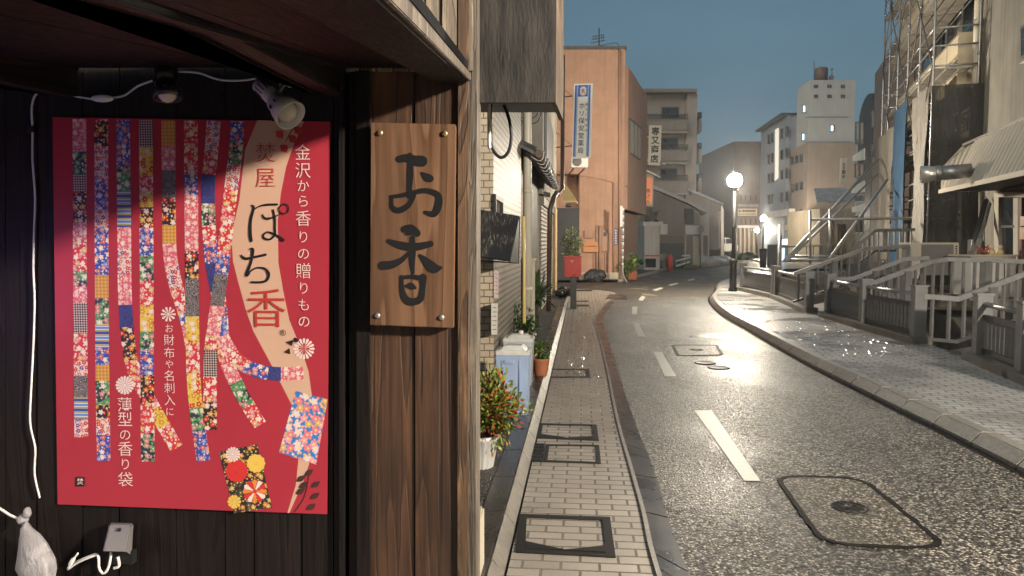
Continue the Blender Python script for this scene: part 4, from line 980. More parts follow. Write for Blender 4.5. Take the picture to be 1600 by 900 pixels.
# shutter shop
ss = thing('shutter_shop', 'white walled shop with closed ribbed metal shutters behind the red post box', 'shop', (lx(19, -.8), 19, 0))
mb = MB(); frontage(mb, 15.7, 22.9, 2.62, 6.2, -.02); mb.build('upper_wall', IVORY, ss)
mb = MB(); frontage(mb, 15.7, 22.9, 0, 2.6, -.1); mb.build('wall', CREAM, ss)
SHUT, t_, b_ = nt('ribbed_shutter'); n_ = N(t_); p_ = n_.obj(); s_ = n_.new('ShaderNodeSeparateXYZ'); n_.set(s_.inputs[0], p_)
w_ = n_.math('SINE', n_.math('MULTIPLY', s_.outputs[2], 70)); put(n_, b_, col=n_.mix(n_.noise(p_, 2, 5), (.38, .35, .31), (.5, .47, .42)), rough=.4, metal=.3, nrm=n_.bump(w_, .9, .02))
for i, (a, b) in enumerate(((15.95, 18.5), (18.6, 21.3))):
    mb = MB(); frontage(mb, a, b, .12, 2.4, -.06, .03); mb.build('shutter', SHUT, ss)
mb = MB(); frontage(mb, 15.9, 21.4, 2.4, 2.58, .0, .1); mb.build('shutter_housing', DSTEEL, ss)
mb = MB(); frontage(mb, 21.4, 22.7, .0, 2.6, .02, .4); mb.build('pillar', M('ochre_render', (.45, .32, .16), .7, .1, 3, .2, streak=.4), ss)
mb = MB(); frontage(mb, 16.2, 19.5, 3.3, 4.5, .04, .05)
mb.build('wall_panel', M('grey_sign_panel', (.2, .19, .19), .4, .1), ss)
mb = MB(); c = at(879, 200, 19.3); d_ = .36
mb.tube([(c.x, c.y, 6.4), (c.x, c.y, at(880, 295, 19.3).z), (c.x - .12, c.y - .2, 2.82), (lx(16.3, .25), 16.3, 2.68), (lx(16.0, .2), 16.0, 2.55), (lx(16.0, .12), 16.0, 2.3), (lx(16.0, .1), 16.0, .1)], .055, 12)
mb.build('downpipe', M('brown_pipe', (.10, .07, .055), .35, .2, 6, .1), ss)
# plants and bits at its foot
pl_ = thing('concrete_gatepost', 'pale concrete gatepost standing in front of the brown board panel', 'gatepost', G(824, 545, .1))
mb = MB(); c = at(825, 440, 10.9); mb.box((c.x, c.y, .66), (.19, .3, 1.32), R(-5.7)); mb.build('shaft', CREAM, pl_, bevel=.008)
mb = MB(); mb.box((c.x, c.y, 1.34), (.23, .34, .04), R(-5.7)); mb.build('cap', CREAM, pl_, bevel=.006)
sp = thing('spiky_plant', 'spiky long leaved green plant against the brown timber wall', 'plant', (at(838, 440, 13).x, 13, .1))
mb = MB()
for k in range(46):
    a = random.uniform(0, 6.28); e = random.uniform(.25, 1.3); L_ = random.uniform(.5, .85); b_ = V((at(838, 440, 13).x, 13, .55)); d = V((math.cos(a) * math.cos(e), math.sin(a) * math.cos(e), math.sin(e))); pts = [b_ + d * L_ * t + V((0, 0, -.35 * t * t * math.cos(e))) for t in (0, .35, .7, 1)]
    sd = d.cross(V((0, 0, 1))).normalized()
    for i in range(3):
        w0, w1 = (.03, .04, .025, .002)[i], (.03, .04, .025, .002)[i + 1]; mb.poly([pts[i] - sd * w0, pts[i] + sd * w0, pts[i + 1] + sd * w1, pts[i + 1] - sd * w1])
mb.build('foliage', LEAF, sp); mb = MB(); mb.tube([(at(838, 440, 13).x, 13, .1), (at(838, 440, 13).x, 13, .6)], .05, 8); mb.build('stem', BARK, sp)
mb = MB(); c = at(834, 470, 12.2); mb.tube([(c.x, c.y, .1), (c.x - .08, c.y + .15, .8)], .025, 8); single(mb, 'leaning_pipe', WHITE, 'white pipe leaning by the spiky plant', 'pipe')
mb = MB()
for k in range(7): mb.ball((lx(20.3, .35) + random.uniform(-.25, .2), 20.0 + random.uniform(-.5, .5), .2 + random.uniform(0, .12)), .13, 2, sc=(1, 1.2, .8), jit=.35)
single(mb, 'rubbish_heap', BLACK, 'small heap of black rubbish sacks at the foot of the ochre pillar', 'rubbish')
# red post box
mbx = thing('post_box', 'red post box with a white postal mark on a dark post', 'post box', G(895, 484, .01))
c = at(895, 417, 17.5); mb = MB(); mb.box((c.x, c.y, c.z), (.40, .34, .46), R(-4)); mb.build('body', REDP, mbx, bevel=.02)
mb = MB(); mb.box((c.x, c.y - .01, c.z + .24), (.44, .38, .03), R(-4)); mb.build('lid', REDP, mbx, bevel=.012)
mb = MB(); mb.box((c.x + .02, c.y + .02, (c.z - .23) / 2), (.14, .12, c.z - .23)); mb.build('post', BLACK, mbx, bevel=.01)
mb = MB(); mb.box((c.x + .02, c.y - .172, c.z - .185), (.06, .012, .02), R(-4)); mb.build('handle', BLACK, mbx)
FPB = Plane((c.x, c.y - .174, 0), (math.sin(R(-4)), -math.cos(R(-4)), 0)); mb = MB(); glyph(mb, '〒', FPB.hit(893.5, 409, .003), FPB.u, UP, .09, 0, .02); mb.build('postal_mark', WHITE, mbx)
# pharmacy sign
ph = thing('pharmacy_sign', 'tall white and blue pharmacy sign board with a red letter R emblem', 'sign', at(909, 246, 22))
SP = front(22.0, R(3)); qs = [(897, 131), (926.5, 130), (923, 246), (893.5, 247)]
mb = MB(); pbox(mb, SP, qs, -.16, 0); mb.build('box', M('sign_white', (.80, .80, .77), .35, .03, bump=0), ph, bevel=.01)
mb = MB(); lerp = lambda a, b, t: (a[0] + (b[0] - a[0]) * t, a[1] + (b[1] - a[1]) * t)
def sq(u0, u1, v0, v1): 
    f = lambda u, v: lerp(lerp(qs[0], qs[1], u), lerp(qs[3], qs[2], u), v); return [f(u0, v0), f(u1, v0), f(u1, v1), f(u0, v1)]
SB = M('sign_blue', (.05, .12, .42), .35, .03, bump=0); SB2 = M('sign_pale_blue', (.2, .36, .62), .35, .03, bump=0); SR = M('sign_red', (.5, .1, .06), .35, .03, bump=0)
for u0, u1, v0, v1, mi in ((.06, .155, .02, .985, 0), (.165, .215, .02, .985, 1), (.80, .885, .02, .985, 0), (.745, .79, .02, .985, 1), (.225, .735, .02, .175, 0)): ppoly(mb, SP, sq(u0, u1, v0, v1), .003, mi)
mb.build('stripe', [SB, SB2], ph)
mb = MB(); ppoly(mb, SP, sq(.33, .66, .055, .145), .006, 0); ppoly(mb, SP, sq(.40, .59, .04, .162), .009, 0)
f = lambda u, v: lerp(lerp(qs[0], qs[1], u), lerp(qs[3], qs[2], u), v)
pglyph(mb, 'R', SP, *f(.495, .1), 9.5, .012, 1, .03); mb.build('emblem', [WHITE, SR], ph)
mb = MB()
for ch, v in zip('ホリ保安堂薬局', (.30, .40, .50, .60, .70, .80, .90)): pglyph(mb, ch, SP, *f(.45, v), 10.2, .006, 0, .006)
for ch, v in zip('薬のご相談は', (.285, .35, .42, .49, .56, .63)): pglyph(mb, ch, SP, *f(.70, v), 5.0, .006, 0, 0)
mb.build('lettering', INK, ph)
mb = MB()
for y in (150, 228): a = SP.hit(894, y, -.08); mb.tube([a, (lx(22.3, .0), 22.3, a.z)], .02, 6); mb.tube([a, (lx(22.3, .0), 22.3, a.z + .45)], .008, 5)
mb.build('bracket', DSTEEL, ph)
# topiary behind the post box
tp = thing('potted_pine', 'small clipped pine with pale rounded needle clumps behind the red post box', 'tree', (at(893, 400, 23.5).x, 23.5, 0))
mb = MB(); c = at(893, 400, 23.5); mb.tube([(c.x, c.y, 0), (c.x + .06, c.y, .8), (c.x - .05, c.y, 1.3), (c.x + .03, c.y, 1.75)], [.06, .05, .04, .02], 8, smooth=3); mb.build('trunk', BARK, tp)
mb = MB()
for px, py, r in ((893, 369, .26), (885, 378, .17), (900, 380, .2), (892, 391, .22), (886, 397, .15), (897, 399, .14)):
    o = at(px, py, 23.5 + random.uniform(-.2, .2))
    for k in range(170):
        d = V((random.gauss(0, 1), random.gauss(0, 1), random.gauss(0, .8))).normalized(); mb.leaf(o + d * r * random.uniform(.4, 1), d + V((0, 0, .3)), .12, .022, random.randint(0, 1))
mb.build('crown', [M('pine_needle', (.10, .14, .05), .5, .4, 9, 0), M('pale_pine_needle', (.2, .22, .10), .5, .4, 9, 0)], tp)
# ------------------------------------------------------------------ orange stucco building beyond the side street
ob_ = thing('orange_building', 'three storey orange stucco building on the corner of the side street', 'building', (3.2, 31, 0))
OF = front(30.0); mb = MB(); xa, xb = -6.0, at(975, 300, 30).x; ztop = at(900, 77, 30).z
xd = at(905.5, 300, 30).x; zd = at(900, 325, 30).z; z0d = at(900, 252, 30).z; z1d = at(900, 272, 30).z
mb.prism([(xd, 30, 0), (xb, 30, 0), (xb, 36, 0), (xd, 36, 0)], (0, 0, ztop)); mb.prism([(xa, 30, z1d), (xd, 30, z1d), (xd, 36, z1d), (xa, 36, z1d)], (0, 0, ztop - z1d)); mb.prism([(xa, 30.9, 0), (xd, 30.9, 0), (xd, 36, 0), (xa, 36, 0)], (0, 0, z1d))
mb.build('wall', ORANGE, ob_)
mb = MB(); mb.prism([(xa, 30.02, 0), (xd, 30.02, 0), (xd, 30.87, 0), (xa, 30.87, 0)], (0, 0, zd)); mb.build('dark_shutter', DARKW, ob_)
mb = MB(); mb.prism([(xa, 29.95, ztop), (xb + .05, 29.95, ztop), (xb + .05, 36, ztop), (xa, 36, ztop)], (0, 0, .12)); mb.build('parapet_cap', DSTEEL, ob_)
q0, q1 = at(980, 100, 30.6), at(1010, 124, 36.9); zt2 = q0.z - .1
mb = MB(); zb = at(990, 328, 31).z; mb.prism([(xb + .01, 30.6, zb + .0), (q0.x + .06, 30.6, zb), (q1.x + .06, q1.y, zb), (q1.x - 3, q1.y + .3, zb)], (0, 0, zt2 - zb)); mb.build('bay', ORANGE2, ob_)
SPL = Plane((q0.x + .06, 30.6, 0), (q1.y - 30.6, -(q1.x - q0.x), 0))
mb = MB(); mb.prism([(xb + .008, 30.2, 0), SPL.p + SPL.n * -.42 + V((0, 0, 0)), (q1.x - .36, q1.y, 0), (q1.x - 3, q1.y + .3, 0)], (0, 0, zb - .01)); mb.build('lower_wall', ORANGE2, ob_)
window(ob_, SPL, [(985, 184), (1002, 199), (1002, 251), (985, 240)], DSTEEL, M('pale_blind', (.42, .38, .31), .5, .05, bump=0), 2, .04, .07)
mb = MB(); mb.prism([SPL.hit(978, 290, .02), SPL.hit(1009, 292, .02), SPL.hit(1009, 294, .02), SPL.hit(978, 292, .02)], -SPL.n * .015); mb.build('joint_strip', ORANGE2, ob_)
mb = MB()
for x, y0, y1, r in ((968.5, 78, 438, .05), (959, 285, 425, .035)): mb.tube([OF.hit(x, y0, .07), OF.hit(x, y1, .07)], r, 8)
a = SPL.hit(1005, 330, -.3); mb.tube([OF.hit(906, 275, .05), OF.hit(915, 275, .05), OF.hit(940, 280, .05), OF.hit(958, 285, .05)], .018, 6)
for x in (933, 937.5): mb.tube([OF.hit(x, 352, .06), OF.hit(x, 436, .06)], .045, 8)
mb.tube([OF.hit(946, 395, .05), OF.hit(946, 436, .05)], .03, 8); mb.tube([OF.hit(928, 395, .05), OF.hit(928, 432, .05)], .03, 8)
mb.build('downpipe', ORANGE2, ob_)
mb = MB()
for q in ((913, 360, 926, 372), (939, 359, 950, 393)): pbox(mb, OF, q, 0, .1)
mb.build('meter_box', ORANGE2, ob_, bevel=.02); mb = MB(); pbox(mb, OF, (943, 363, 948, 369), .101, .112); mb.build('meter_dial', BLACK, ob_)
mb = MB(); pbox(mb, OF, (906, 426, 968, 437), 0, .05); mb.build('plinth', CREAM, ob_)
mb = MB(); pbox(mb, OF, (886, 318, 893, 322), 0, .9); mb.build('ledge', BLACK, ob_)
np_ = thing('name_board', 'orange arched name board on the orange stucco wall', 'sign', OF.hit(923, 394, .1))
mb = MB(); pbox(mb, OF, [(911, 394), (911, 381), (917, 377), (923, 375.5), (930, 377), (935, 380), (935, 394)], .05, .12); mb.build('board', M('orange_board_paint', (.5, .2, .06), .4, .05), np_, bevel=.01)
mb = MB()
for k in range(10):
    if k != 1: pbox(mb, OF, (914 + k * 1.9, 384, 915.3 + k * 1.9, 385.4), .121, .124)
mb.build('print_marks', DBROWN, np_)
an = thing('address_plate', 'narrow blue address plate on the orange wall corner', 'sign', OF.hit(962, 383, .05)); mb = MB(); pbox(mb, OF, (960, 356, 964.5, 383), .03, .05); mb.build('plate', M('navy_plate', (.02, .04, .16), .35, .05, bump=0), an)
mb = MB()
for k in range(6): pbox(mb, OF, (961.2, 359 + k * 4, 963.2, 361.4 + k * 4), .051, .054)
mb.build('print_marks', WHITE, an)
ac = thing('air_conditioner', 'white outdoor air conditioner below the pharmacy sign', 'air conditioner', at(905, 262, 27)); mb = MB(); c = at(905, 253, 27); mb.box(c, (.62, .3, .42)); mb.build('case', WHITE, ac, bevel=.02)
mb = MB(); mb.lathe([(.17, 0), (.17, .012), (.15, .014), (.001, .014)], c + V((-.09, -.15, 0)), (0, -1, 0), 24, caps=False); mb.build('fan_grille', DSTEEL, ac)
mb = MB(); mb.bar(c + V((-.2, 0, -.23)), (c.x - .2, 30, c.z - .23), .04, .04); mb.bar(c + V((.2, 0, -.23)), (c.x + .2, 30, c.z - .23), .04, .04); mb.build('bracket', DSTEEL, ac)
aw = thing('yellow_awning', 'small yellowish awning jutting over the side street behind the downpipe', 'awning', at(890, 318, 25.5))
mb = MB(); a, b, c, d = at(880, 292, 26.5), at(886, 292, 26.5), at(902, 316, 25.2), at(880, 316, 25.2); mb.prism([a, b, c, d], (0, .03, .05)); mb.build('canopy', M('yellow_canvas', (.45, .32, .14), .6, .1), aw)
mb = MB(); mb.bar(at(880, 294, 26.5), at(902, 317, 25.2), .05, .05); mb.tube([at(880, 290, 26.5), (xa + 8, 30, 3.9)], .03, 6); mb.build('frame', CREAM, aw)
ant = thing('television_antenna', 'television aerial on the roof of the orange stucco building', 'aerial', at(936, 76, 33))
mb = MB(); mb.tube([at(936, 78, 33), at(936, 44, 33)], .03, 6)
for y, w in ((56, 11), (60, 12), (65, 13)): mb.tube([at(936 - w, y + 2, 33), at(936 + w * .7, y - 2, 33)], .016, 5)
for x in (-8, -4, 4, 7): mb.tube([at(936 + x, 55, 33.3), at(936 + x, 62, 32.7)], .012, 5)
mb.tube([at(890, 78, 32), at(915, 74, 32), at(940, 71, 32), at(962, 67, 32), at(968, 74, 31)], .014, 5, smooth=4); mb.build('mast', DSTEEL, ant)
gp = thing('striped_guard_pole', 'thin pole wrapped in grey and white bands at the orange building corner', 'pole', G(980, 442, 0)); c = G(977, 442, 0)
mb = MB(); z1 = at(973, 325, c.y).z; k = 22
for i in range(k): 
    if i > 4: mb.tube([(at(973, 400, c.y).x, c.y, z1 * i / k), (at(973, 400, c.y).x, c.y, z1 * (i + 1) / k)], .045, 8, mi=i % 2)
mb.tube([(at(973, 400, c.y).x, c.y, z1 * 5 / k), (at(974, 400, c.y).x, c.y, .3), (c.x + .08, c.y, 0)], .04, 8, smooth=4); mb.build('pole', [STEEL, WHITE], gp)
mb = MB(); mb.box((at(970.5, 340, c.y).x, c.y - .05, at(970, 338, c.y).z), (.09, .02, .8)); mb.build('plate', WHITE, gp)
shrub('corner_bush', 'leafy lime green bush at the corner of the orange building', (at(980, 420, 30.0).x, 30.0, .62), .35, .42, 420, [LEAF, LEAF2], .16, (0,))
shrub('dark_bush', 'small dark bush beside a terracotta trough at the orange building', (at(991, 415, 31.2).x, 31.2, .7), .25, .28, 220, [LEAFD, LEAF], .14, (.3,))
mb = MB(); c = at(986, 432, 31); mb.box((c.x, 31, .2), (.5, .3, .36), R(-18)); single(mb, 'terracotta_trough', TERRA, 'terracotta trough at the foot of the orange wall', 'planter', bevel=.02)
mb = MB(); 
for k in range(6): mb.ball((at(922 + k * 3, 428, 29.3).x, 29.4, .18 + .06 * (k % 2)), .26, 2, sc=(1, .8, 1), jit=.4)
single(mb, 'covered_heap', DARKW, 'dark grey covered heap against the orange wall behind the post box', 'heap')
# ------------------------------------------------------------------ canal fence and foot bridges on the right
PZ = .112
def post(mb, p, z0, z1, w, rz):
    p = V(p); mb.box((p.x, p.y, (z0 + z1) / 2), (w, w, z1 - z0), rz)
def fence_run(label, pts, style='baluster', plinth=True, base=(0, 0)):
    """pts: ground points of the posts, one panel between each pair"""
    t = thing('canal_fence', label, 'fence', pts[0], 'grey canal fence runs'); T = .83; rz0 = math.atan2((pts[1] - pts[0]).y, (pts[1] - pts[0]).x)
    for p in pts:
        mb = MB(); mb.box((p.x, p.y, PZ + .08 + (T - .08) / 2), (.17, .17, T - .08), rz0); po_ = mb.build('post', FENCE, t, bevel=.006)
        mb = MB(); mb.box((p.x, p.y, PZ + T + .012), (.20, .20, .028), rz0); mb.build('cap', FENCE, po_, bevel=.006)
    for a, b in zip(pts, pts[1:]):
        d = (b - a).normalized(); a2, b2 = a + d * .09, b - d * .09
        mb = MB(); mb.tube([a2 + UP * (PZ + .72), b2 + UP * (PZ + .72)], .032, 10); mb.build('handrail', STEEL, t)
        mb = MB(); mb.bar(a2 + UP * (PZ + .56), b2 + UP * (PZ + .56), .05, .07); mb.build('rail', FENCED, t); mb = MB(); mb.bar(a2 + UP * (PZ + .15), b2 + UP * (PZ + .15), .05, .06); mb.build('rail', FENCED, t)
        if style == 'panel':
            mb = MB(); mb.bar(a2 + UP * (PZ + .355), b2 + UP * (PZ + .355), .02, .35); mb.build('solid_panel', FENCED, t)
        else:
            n_ = int((b2 - a2).length / .115)
            for k in range(n_):
                q = a2 + (b2 - a2) * ((k + .5) / n_); mb = MB(); mb.box((q.x, q.y, PZ + .35), (.052, .018, .36), rz0 + .5); mb.build('baluster', FENCE, t)
    if plinth:
        a, b = pts[0], pts[-1]; d = (b - a).normalized(); mb = MB()
        for i in range(len(pts) - 1):
            d = (pts[i + 1] - pts[i]).normalized(); mb.bar(pts[i] - d * .16 + UP * (PZ + .035), pts[i + 1] + d * (.1 if i == len(pts) - 2 else 0) + UP * (PZ + .035 + .001 * i), .34, .13)
        mb.build('plinth', CONC, t, bevel=.012)
    return t
def gp_(x, y): return G(x, y, PZ + .03) + V((.06, .1, -PZ - .03))
pA, pB, pC, pD, pE, pF = gp_(1213, 465), gp_(1262, 486), gp_(1295, 494), gp_(1350, 511), gp_(1433, 534), gp_(1533, 563)
pF2 = gp_(1604, 592); pF3 = pF2 + (pF2 - pF).normalized() * 1.6 + V((0, 0, 0)); pA0 = pA + V((.1, 3.2, 0))
fence_run('far grey fence run with a solid dark panel beside the bright wet pavement', [pA, pB], 'panel')
fence_run('short fence run turning away behind the solid panel run', [pA0, pA + V((.02, .25, 0))])
fence_run('middle grey fence run of two baluster panels between the foot bridges', [pC, pD, pE])
fence_run('nearest grey fence run of wavy balusters at the right edge', [pF, pF2, pF3])
def bridge_rail(label, pts, hgt=.7, step=.16, w=.07):
    t = thing('bridge_railing', label, 'railing', (pts[0].x, pts[0].y, pts[0].z - hgt), 'sloping foot bridge railings'); 
    mb = MB()
    for a, b in zip(pts, pts[1:]): mb.bar(a, b + (b - a).normalized() * .02, w, .075)
    mb.build('handrail', FENCE, t, bevel=.006)
    mb = MB()
    for a, b in zip(pts, pts[1:]): mb.bar(a - UP * hgt, b - UP * hgt + (b - a).normalized() * .02, .05, .05)
    mb.build('bottom_rail', FENCED, t); nb = 0
    for a, b in zip(pts, pts[1:]):
        L_ = (b - a).length; n_ = max(1, int(L_ / step))
        for k in range(n_):
            q = a + (b - a) * ((k + .5) / n_); big = nb % 8 == 4; mb = MB(); mb.box((q.x, q.y, q.z - hgt / 2), (.13, .13, hgt - .02) if big else (.032, .045, hgt - .02), .2); mb.build('post' if big else 'baluster', FENCE, t); nb += 1
    return t
bridge_rail('long bridge railing rising to the right behind the nearest fence run', [at(1444, 463, 10.75), at(1497, 467, 10.6), at(1600, 428, 10.45), at(1690, 402, 10.3), at(1860, 402, 10.1)], .62, .17, .09)
bridge_rail('bridge railing sloping up from the nearer end of the two panel fence run', [at(1350, 442, 12.75), at(1368, 441, 12.7), at(1452, 410, 12.6), at(1480, 405, 12.6), at(1604, 409, 12.3)], .62, .15, .08)
bridge_rail('bridge railing sloping up from the farther end of the two panel run', [at(1297, 437, 14.6), at(1335, 435, 14.5), at(1413, 405, 14.3), at(1450, 403, 14.2)], .62, .15, .07)
bridge_rail('far bridge railing curving up beyond the solid panel run', [at(1240, 428, 16.2), at(1272, 417, 16.1), at(1333, 396, 16.0), at(1352, 389, 16.0), at(1424, 384, 16.0)], .62, .17, .09)
bridge_rail('farthest thin railing in front of the blue tarpaulin', [at(1345, 378, 18.0), at(1368, 360, 18.0), at(1428, 359, 18.0)], .5, .13, .045)
for nm, y, x0, x1, w in (('foot_bridge', 9.95, 5.9, 9.2, 1.45), ('foot_bridge', 15.4, 6.5, 9.9, 1.3)):
    t = thing(nm, 'grey foot bridge deck over the canal ' + ('behind the nearest fence gap' if y < 12 else 'past the two panel fence run'), 'bridge', (x0, y, 0)); mb = MB()
    mb.prism([(x0, y, PZ + .004), (x0 + 1.4, y - .05, PZ + .28), (x1, y - .2, PZ + .34), (x1, y - .2, PZ + .16), (x0 + 1.4, y - .05, PZ + .1), (x0, y, -.06)], (.05, w if y > 12 else -w, 0)); mb.build('deck', CONC, t, bevel=.01)
# ------------------------------------------------------------------ right hand buildings along the canal
RN = V((-1, .35, 0)).normalized()
def rline(c, y): return c + .35 * y
BW = Plane((5.25, 0, 0), RN)
bb = thing('beige_building', 'beige concrete building at the right edge with a corrugated canopy over its door', 'building', (11, 14, 0))
def rmass(mb, c, y0, y1, z0, z1, d=8): mb.prism([(rline(c, y0), y0, z0), (rline(c, y1), y1, z0), (rline(c, y1) + d, y1 - d * .35, z0), (rline(c, y0) + d, y0 - d * .35, z0)], (0, 0, z1 - z0))
mb = MB(); rmass(mb, 5.25, 6, 18.7, 0, 13); mb.build('wall', BEIGEW, bb)
mb = MB(); pbox(mb, BW, [(1600, 95), (1700, 60), (1700, 78), (1592, 100)], 0, .12); mb.build('sill', WHITEW, bb)
f_ = window(bb, BW, [(1594, 42), (1680, -10), (1680, 66), (1594, 92)], DSTEEL, GLASS, 1, .02, .06)
mb = MB()
for x, r in ((1526, .10), ): c = BW.hit(x, 100, .14); mb.tube([(c.x, c.y, 4.1), (c.x, c.y, 13)], r, 14)
for z in (5.2, 7.1, 9): mb.tube([(c.x, c.y, z), (c.x, c.y, z + .06)], .115, 14)
mb.build('downpipe', M('cream_downpipe', (.5, .45, .36), .4, .06, bump=.03), bb)
DOORW = M('white_door_frame', (.42, .38, .31), .6, .1, 4, .1)
mb = MB(); pbox(mb, BW, (1553, 306, 1560, 420), 0, .1); pbox(mb, BW, (1553, 300, 1640, 308), 0, .12); mb.build('door_frame', DOORW, bb)
mb = MB(); pbox(mb, BW, (1560.5, 309, 1632, 425), .01, .03); mb.build('door_glass', GLASS, bb)
mb = MB(); pbox(mb, BW, (1583, 309, 1592, 425), .031, .05); mb.build('door_curtain', M('pale_curtain', (.42, .4, .34), .8, .1), bb)
mb = MB(); pbox(mb, BW, (1562, 352, 1584, 356), .031, .06); mb.build('shelf', DARKW, bb)
mb = MB(); pbox(mb, BW, (1590, 309, 1596, 425), .05, .11); mb.build('brown_post', M('rusty_post', (.11, .05, .035), .6, .3, 9, .3), bb)
mb = MB()
for x in (1516, 1521.5, 1532): mb.tube([BW.hit(x, 300, .08), BW.hit(x, 425, .08)], .045, 8)
mb.build('wall_pipe', BEIGEW, bb)
mb = MB(); pbox(mb, BW, (1503, 300, 1514, 430), -.02, .06); mb.build('dark_recess', BLACK, bb)
for i, (q, lb, col) in enumerate((((1594, 338, 1612, 353), 'upper pinkish poster by the shop door', (.5, .36, .28)), ((1593, 355, 1612, 374), 'lower patterned poster by the shop door', (.45, .3, .2)))):
    t = thing('wall_poster', lb, 'poster', BW.hit(q[0], q[3], .12)); mb = MB(); pbox(mb, BW, q, .112, .12); mb.build('sheet', M('poster_sheet', col, .6, .35, 14, 0), t)
mt = thing('meter_box', 'pale grey meter box on the dark recess beside the canopy', 'meter', BW.hit(1508, 399, .2)); mb = MB(); pbox(mb, BW, (1501, 374, 1519, 398), .07, .24); mb.build('case', WHITE, mt, bevel=.02)
mb = MB(); pbox(mb, BW, (1504, 378, 1511, 380.5), .241, .246); mb.build('label_strip', BLACK, mt); mb = MB(); mb.tube([BW.hit(1508, 374, .15), BW.hit(1508, 330, .12), BW.hit(1509, 300, .1)], .02, 6); mb.build('cable', BLACK, mt)
# leaning poles
lean = thing('leaning_poles', 'bundle of pale poles leaning against the beige wall beside the meter box', 'poles', BW.hit(1510, 420, .3)); mb = MB()
for k in range(6): mb.tube([BW.hit(1505 + k * 3.0, 430 - k, .9 - .05 * k), BW.hit(1540 + k * 1.6, 308 + 2 * k, .12)], .022, 6)
mb.build('poles', [STEEL], lean); mb = MB(); mb.bar(BW.hit(1508, 425, .8), BW.hit(1541, 312, .2), .09, .05); mb.build('timber', DARKW, lean)
# canopy
cn = thing('corrugated_canopy', 'cream corrugated metal canopy jutting from the beige building', 'canopy', BW.hit(1530, 290, .6))
CORR, t_, b_ = nt('cream_corrugated_sheet'); n_ = N(t_); put(n_, b_, col=n_.mix(n_.val(n_.noise(n_.map(n_.obj(), (2, 2, .3)), 1.6, 5), [(.4, 0), (.8, .6)]), (.52, .46, .36), (.36, .31, .24)), rough=.42, metal=.1)
ya, yb_ = 17.4, 8.0
lo0, lo1 = V((rline(3.98, ya), ya, 2.78)), V((rline(3.98, yb_), yb_, 2.62)); hi0, hi1 = V((rline(4.62, ya + .7), ya + .7, 3.92)), V((rline(4.62, yb_), yb_, 3.75)); md0 = V((rline(4.3, ya + .1), ya + .1, 3.45))
mb = MB(); n_ = 150; rows = []
for i in range(n_ + 1):
    t = i / n_; o = RN * (.016 * (1 if (i // 2) % 2 else -1)); a = lo0.lerp(lo1, t); b = hi0.lerp(hi1, t); 
    if t < .12: b = (lo0 + V((0, 0, .55))).lerp(hi0.lerp(hi1, .12), t / .12)
    rows.append((mb.bm.verts.new(a + o), mb.bm.verts.new(b + o)))
for (a, b), (c, d) in zip(rows, rows[1:]): mb.bm.faces.new((a, b, d, c))
mb.build('corrugated_sheet', CORR, cn)
mb = MB(); mb.bar(lo0 + RN * .02, lo1 + RN * .02, .05, .09); mb.build('edge_strip', CREAM, cn)
mb = MB(); w0, w1 = V((rline(5.22, ya + .7), ya + .7, 3.92)), V((rline(5.22, yb_), yb_, 3.75)); mb.prism([hi0, hi1, w1, w0], (0, 0, .06)); mb.build('flashing', DSTEEL, cn)
mb = MB(); w2, w3 = V((rline(5.22, ya), ya, 2.80)), V((rline(5.22, yb_), yb_, 2.66)); mb.prism([lo0 + V((.06, 0, .02)), lo1 + V((.06, 0, .02)), w3, w2], (0, 0, .03)); mb.build('soffit', DBROWN, cn)
mb = MB(); mb.prism([lo0, lo0 + V((0, 0, .55)), hi0, w0, w2], (.01, -.03, 0)); mb.build('end_plate', CREAM, cn)
du = thing('vent_duct', 'silver exhaust duct with a flared mouth sticking out of the corrugated canopy', 'duct', at(1470, 285, 16)); a = at(1500, 268, 15.4); ax = RN + V((0, .05, -.06)); mb = MB(); mb.lathe([(.15, -.2), (.15, .38)], a, ax, 24); mb.lathe([(.16, .34), (.165, .36), (.165, .44), (.15, .46)], a, ax, 24); mb.build('pipe', STEEL, du)
mb = MB(); mb.lathe([(.15, .44), (.16, .5), (.19, .72), (.18, .72), (.14, .5)], a, ax, 24, caps=False); mb.build('mouth', M('bright_duct', (.6, .58, .54), .3, .1, metal=.7), du)
# machines at the foot of the wall
ma = thing('white_machine', 'wide white outdoor unit with a grey front panel behind the bridge railings', 'machine', at(1462, 405, 15.3)); MP = front(15.0, R(-6)); mb = MB(); pbox(mb, MP, (1424, 379, 1499, 430), -.45, 0); mb.build('case', M('cream_case', (.46, .42, .35), .45, .06), ma, bevel=.015)
mb = MB(); pbox(mb, MP, (1440, 382, 1490, 430), .002, .012); mb.build('front_panel', GREYP, ma); mb = MB()
for k in range(5): pbox(mb, MP, (1493, 384 + k * 3.6, 1496, 386 + k * 3.6), .002, .008)
mb.build('vent_slots', BLACK, ma)
ca = thing('white_cabinet', 'white cabinet beside the glass door carrying small flower pots', 'cabinet', at(1552, 440, 13.8)); CP = front(13.5, R(-10)); mb = MB(); pbox(mb, CP, (1518, 401, 1588, 470), -.5, 0); mb.build('case', WHITEW, ca, bevel=.01)
mb = MB(); pbox(mb, CP, (1514, 398, 1590, 401), -.52, .05); mb.build('top', CREAM, ca); mb = MB(); pbox(mb, CP, (1538, 404, 1539, 470), .001, .006); pbox(mb, CP, (1569, 404, 1570, 470), .001, .006); mb.build('door_gap', BLACK, ca)
fp = thing('red_flowers', 'clump of small red flowers on the white cabinet top', 'flowers', CP.hit(1533, 398, -.2)); mb = MB()
for k in range(110): mb.leaf(CP.hit(1523 + random.uniform(0, 22), 396 - random.random() ** 2 * 11, -.2 + random.uniform(-.1, .1)), (random.uniform(-1, 1), random.uniform(-1, .2), random.uniform(-.2, 1)), .06, .035, 0 if random.random() < .7 else 1)
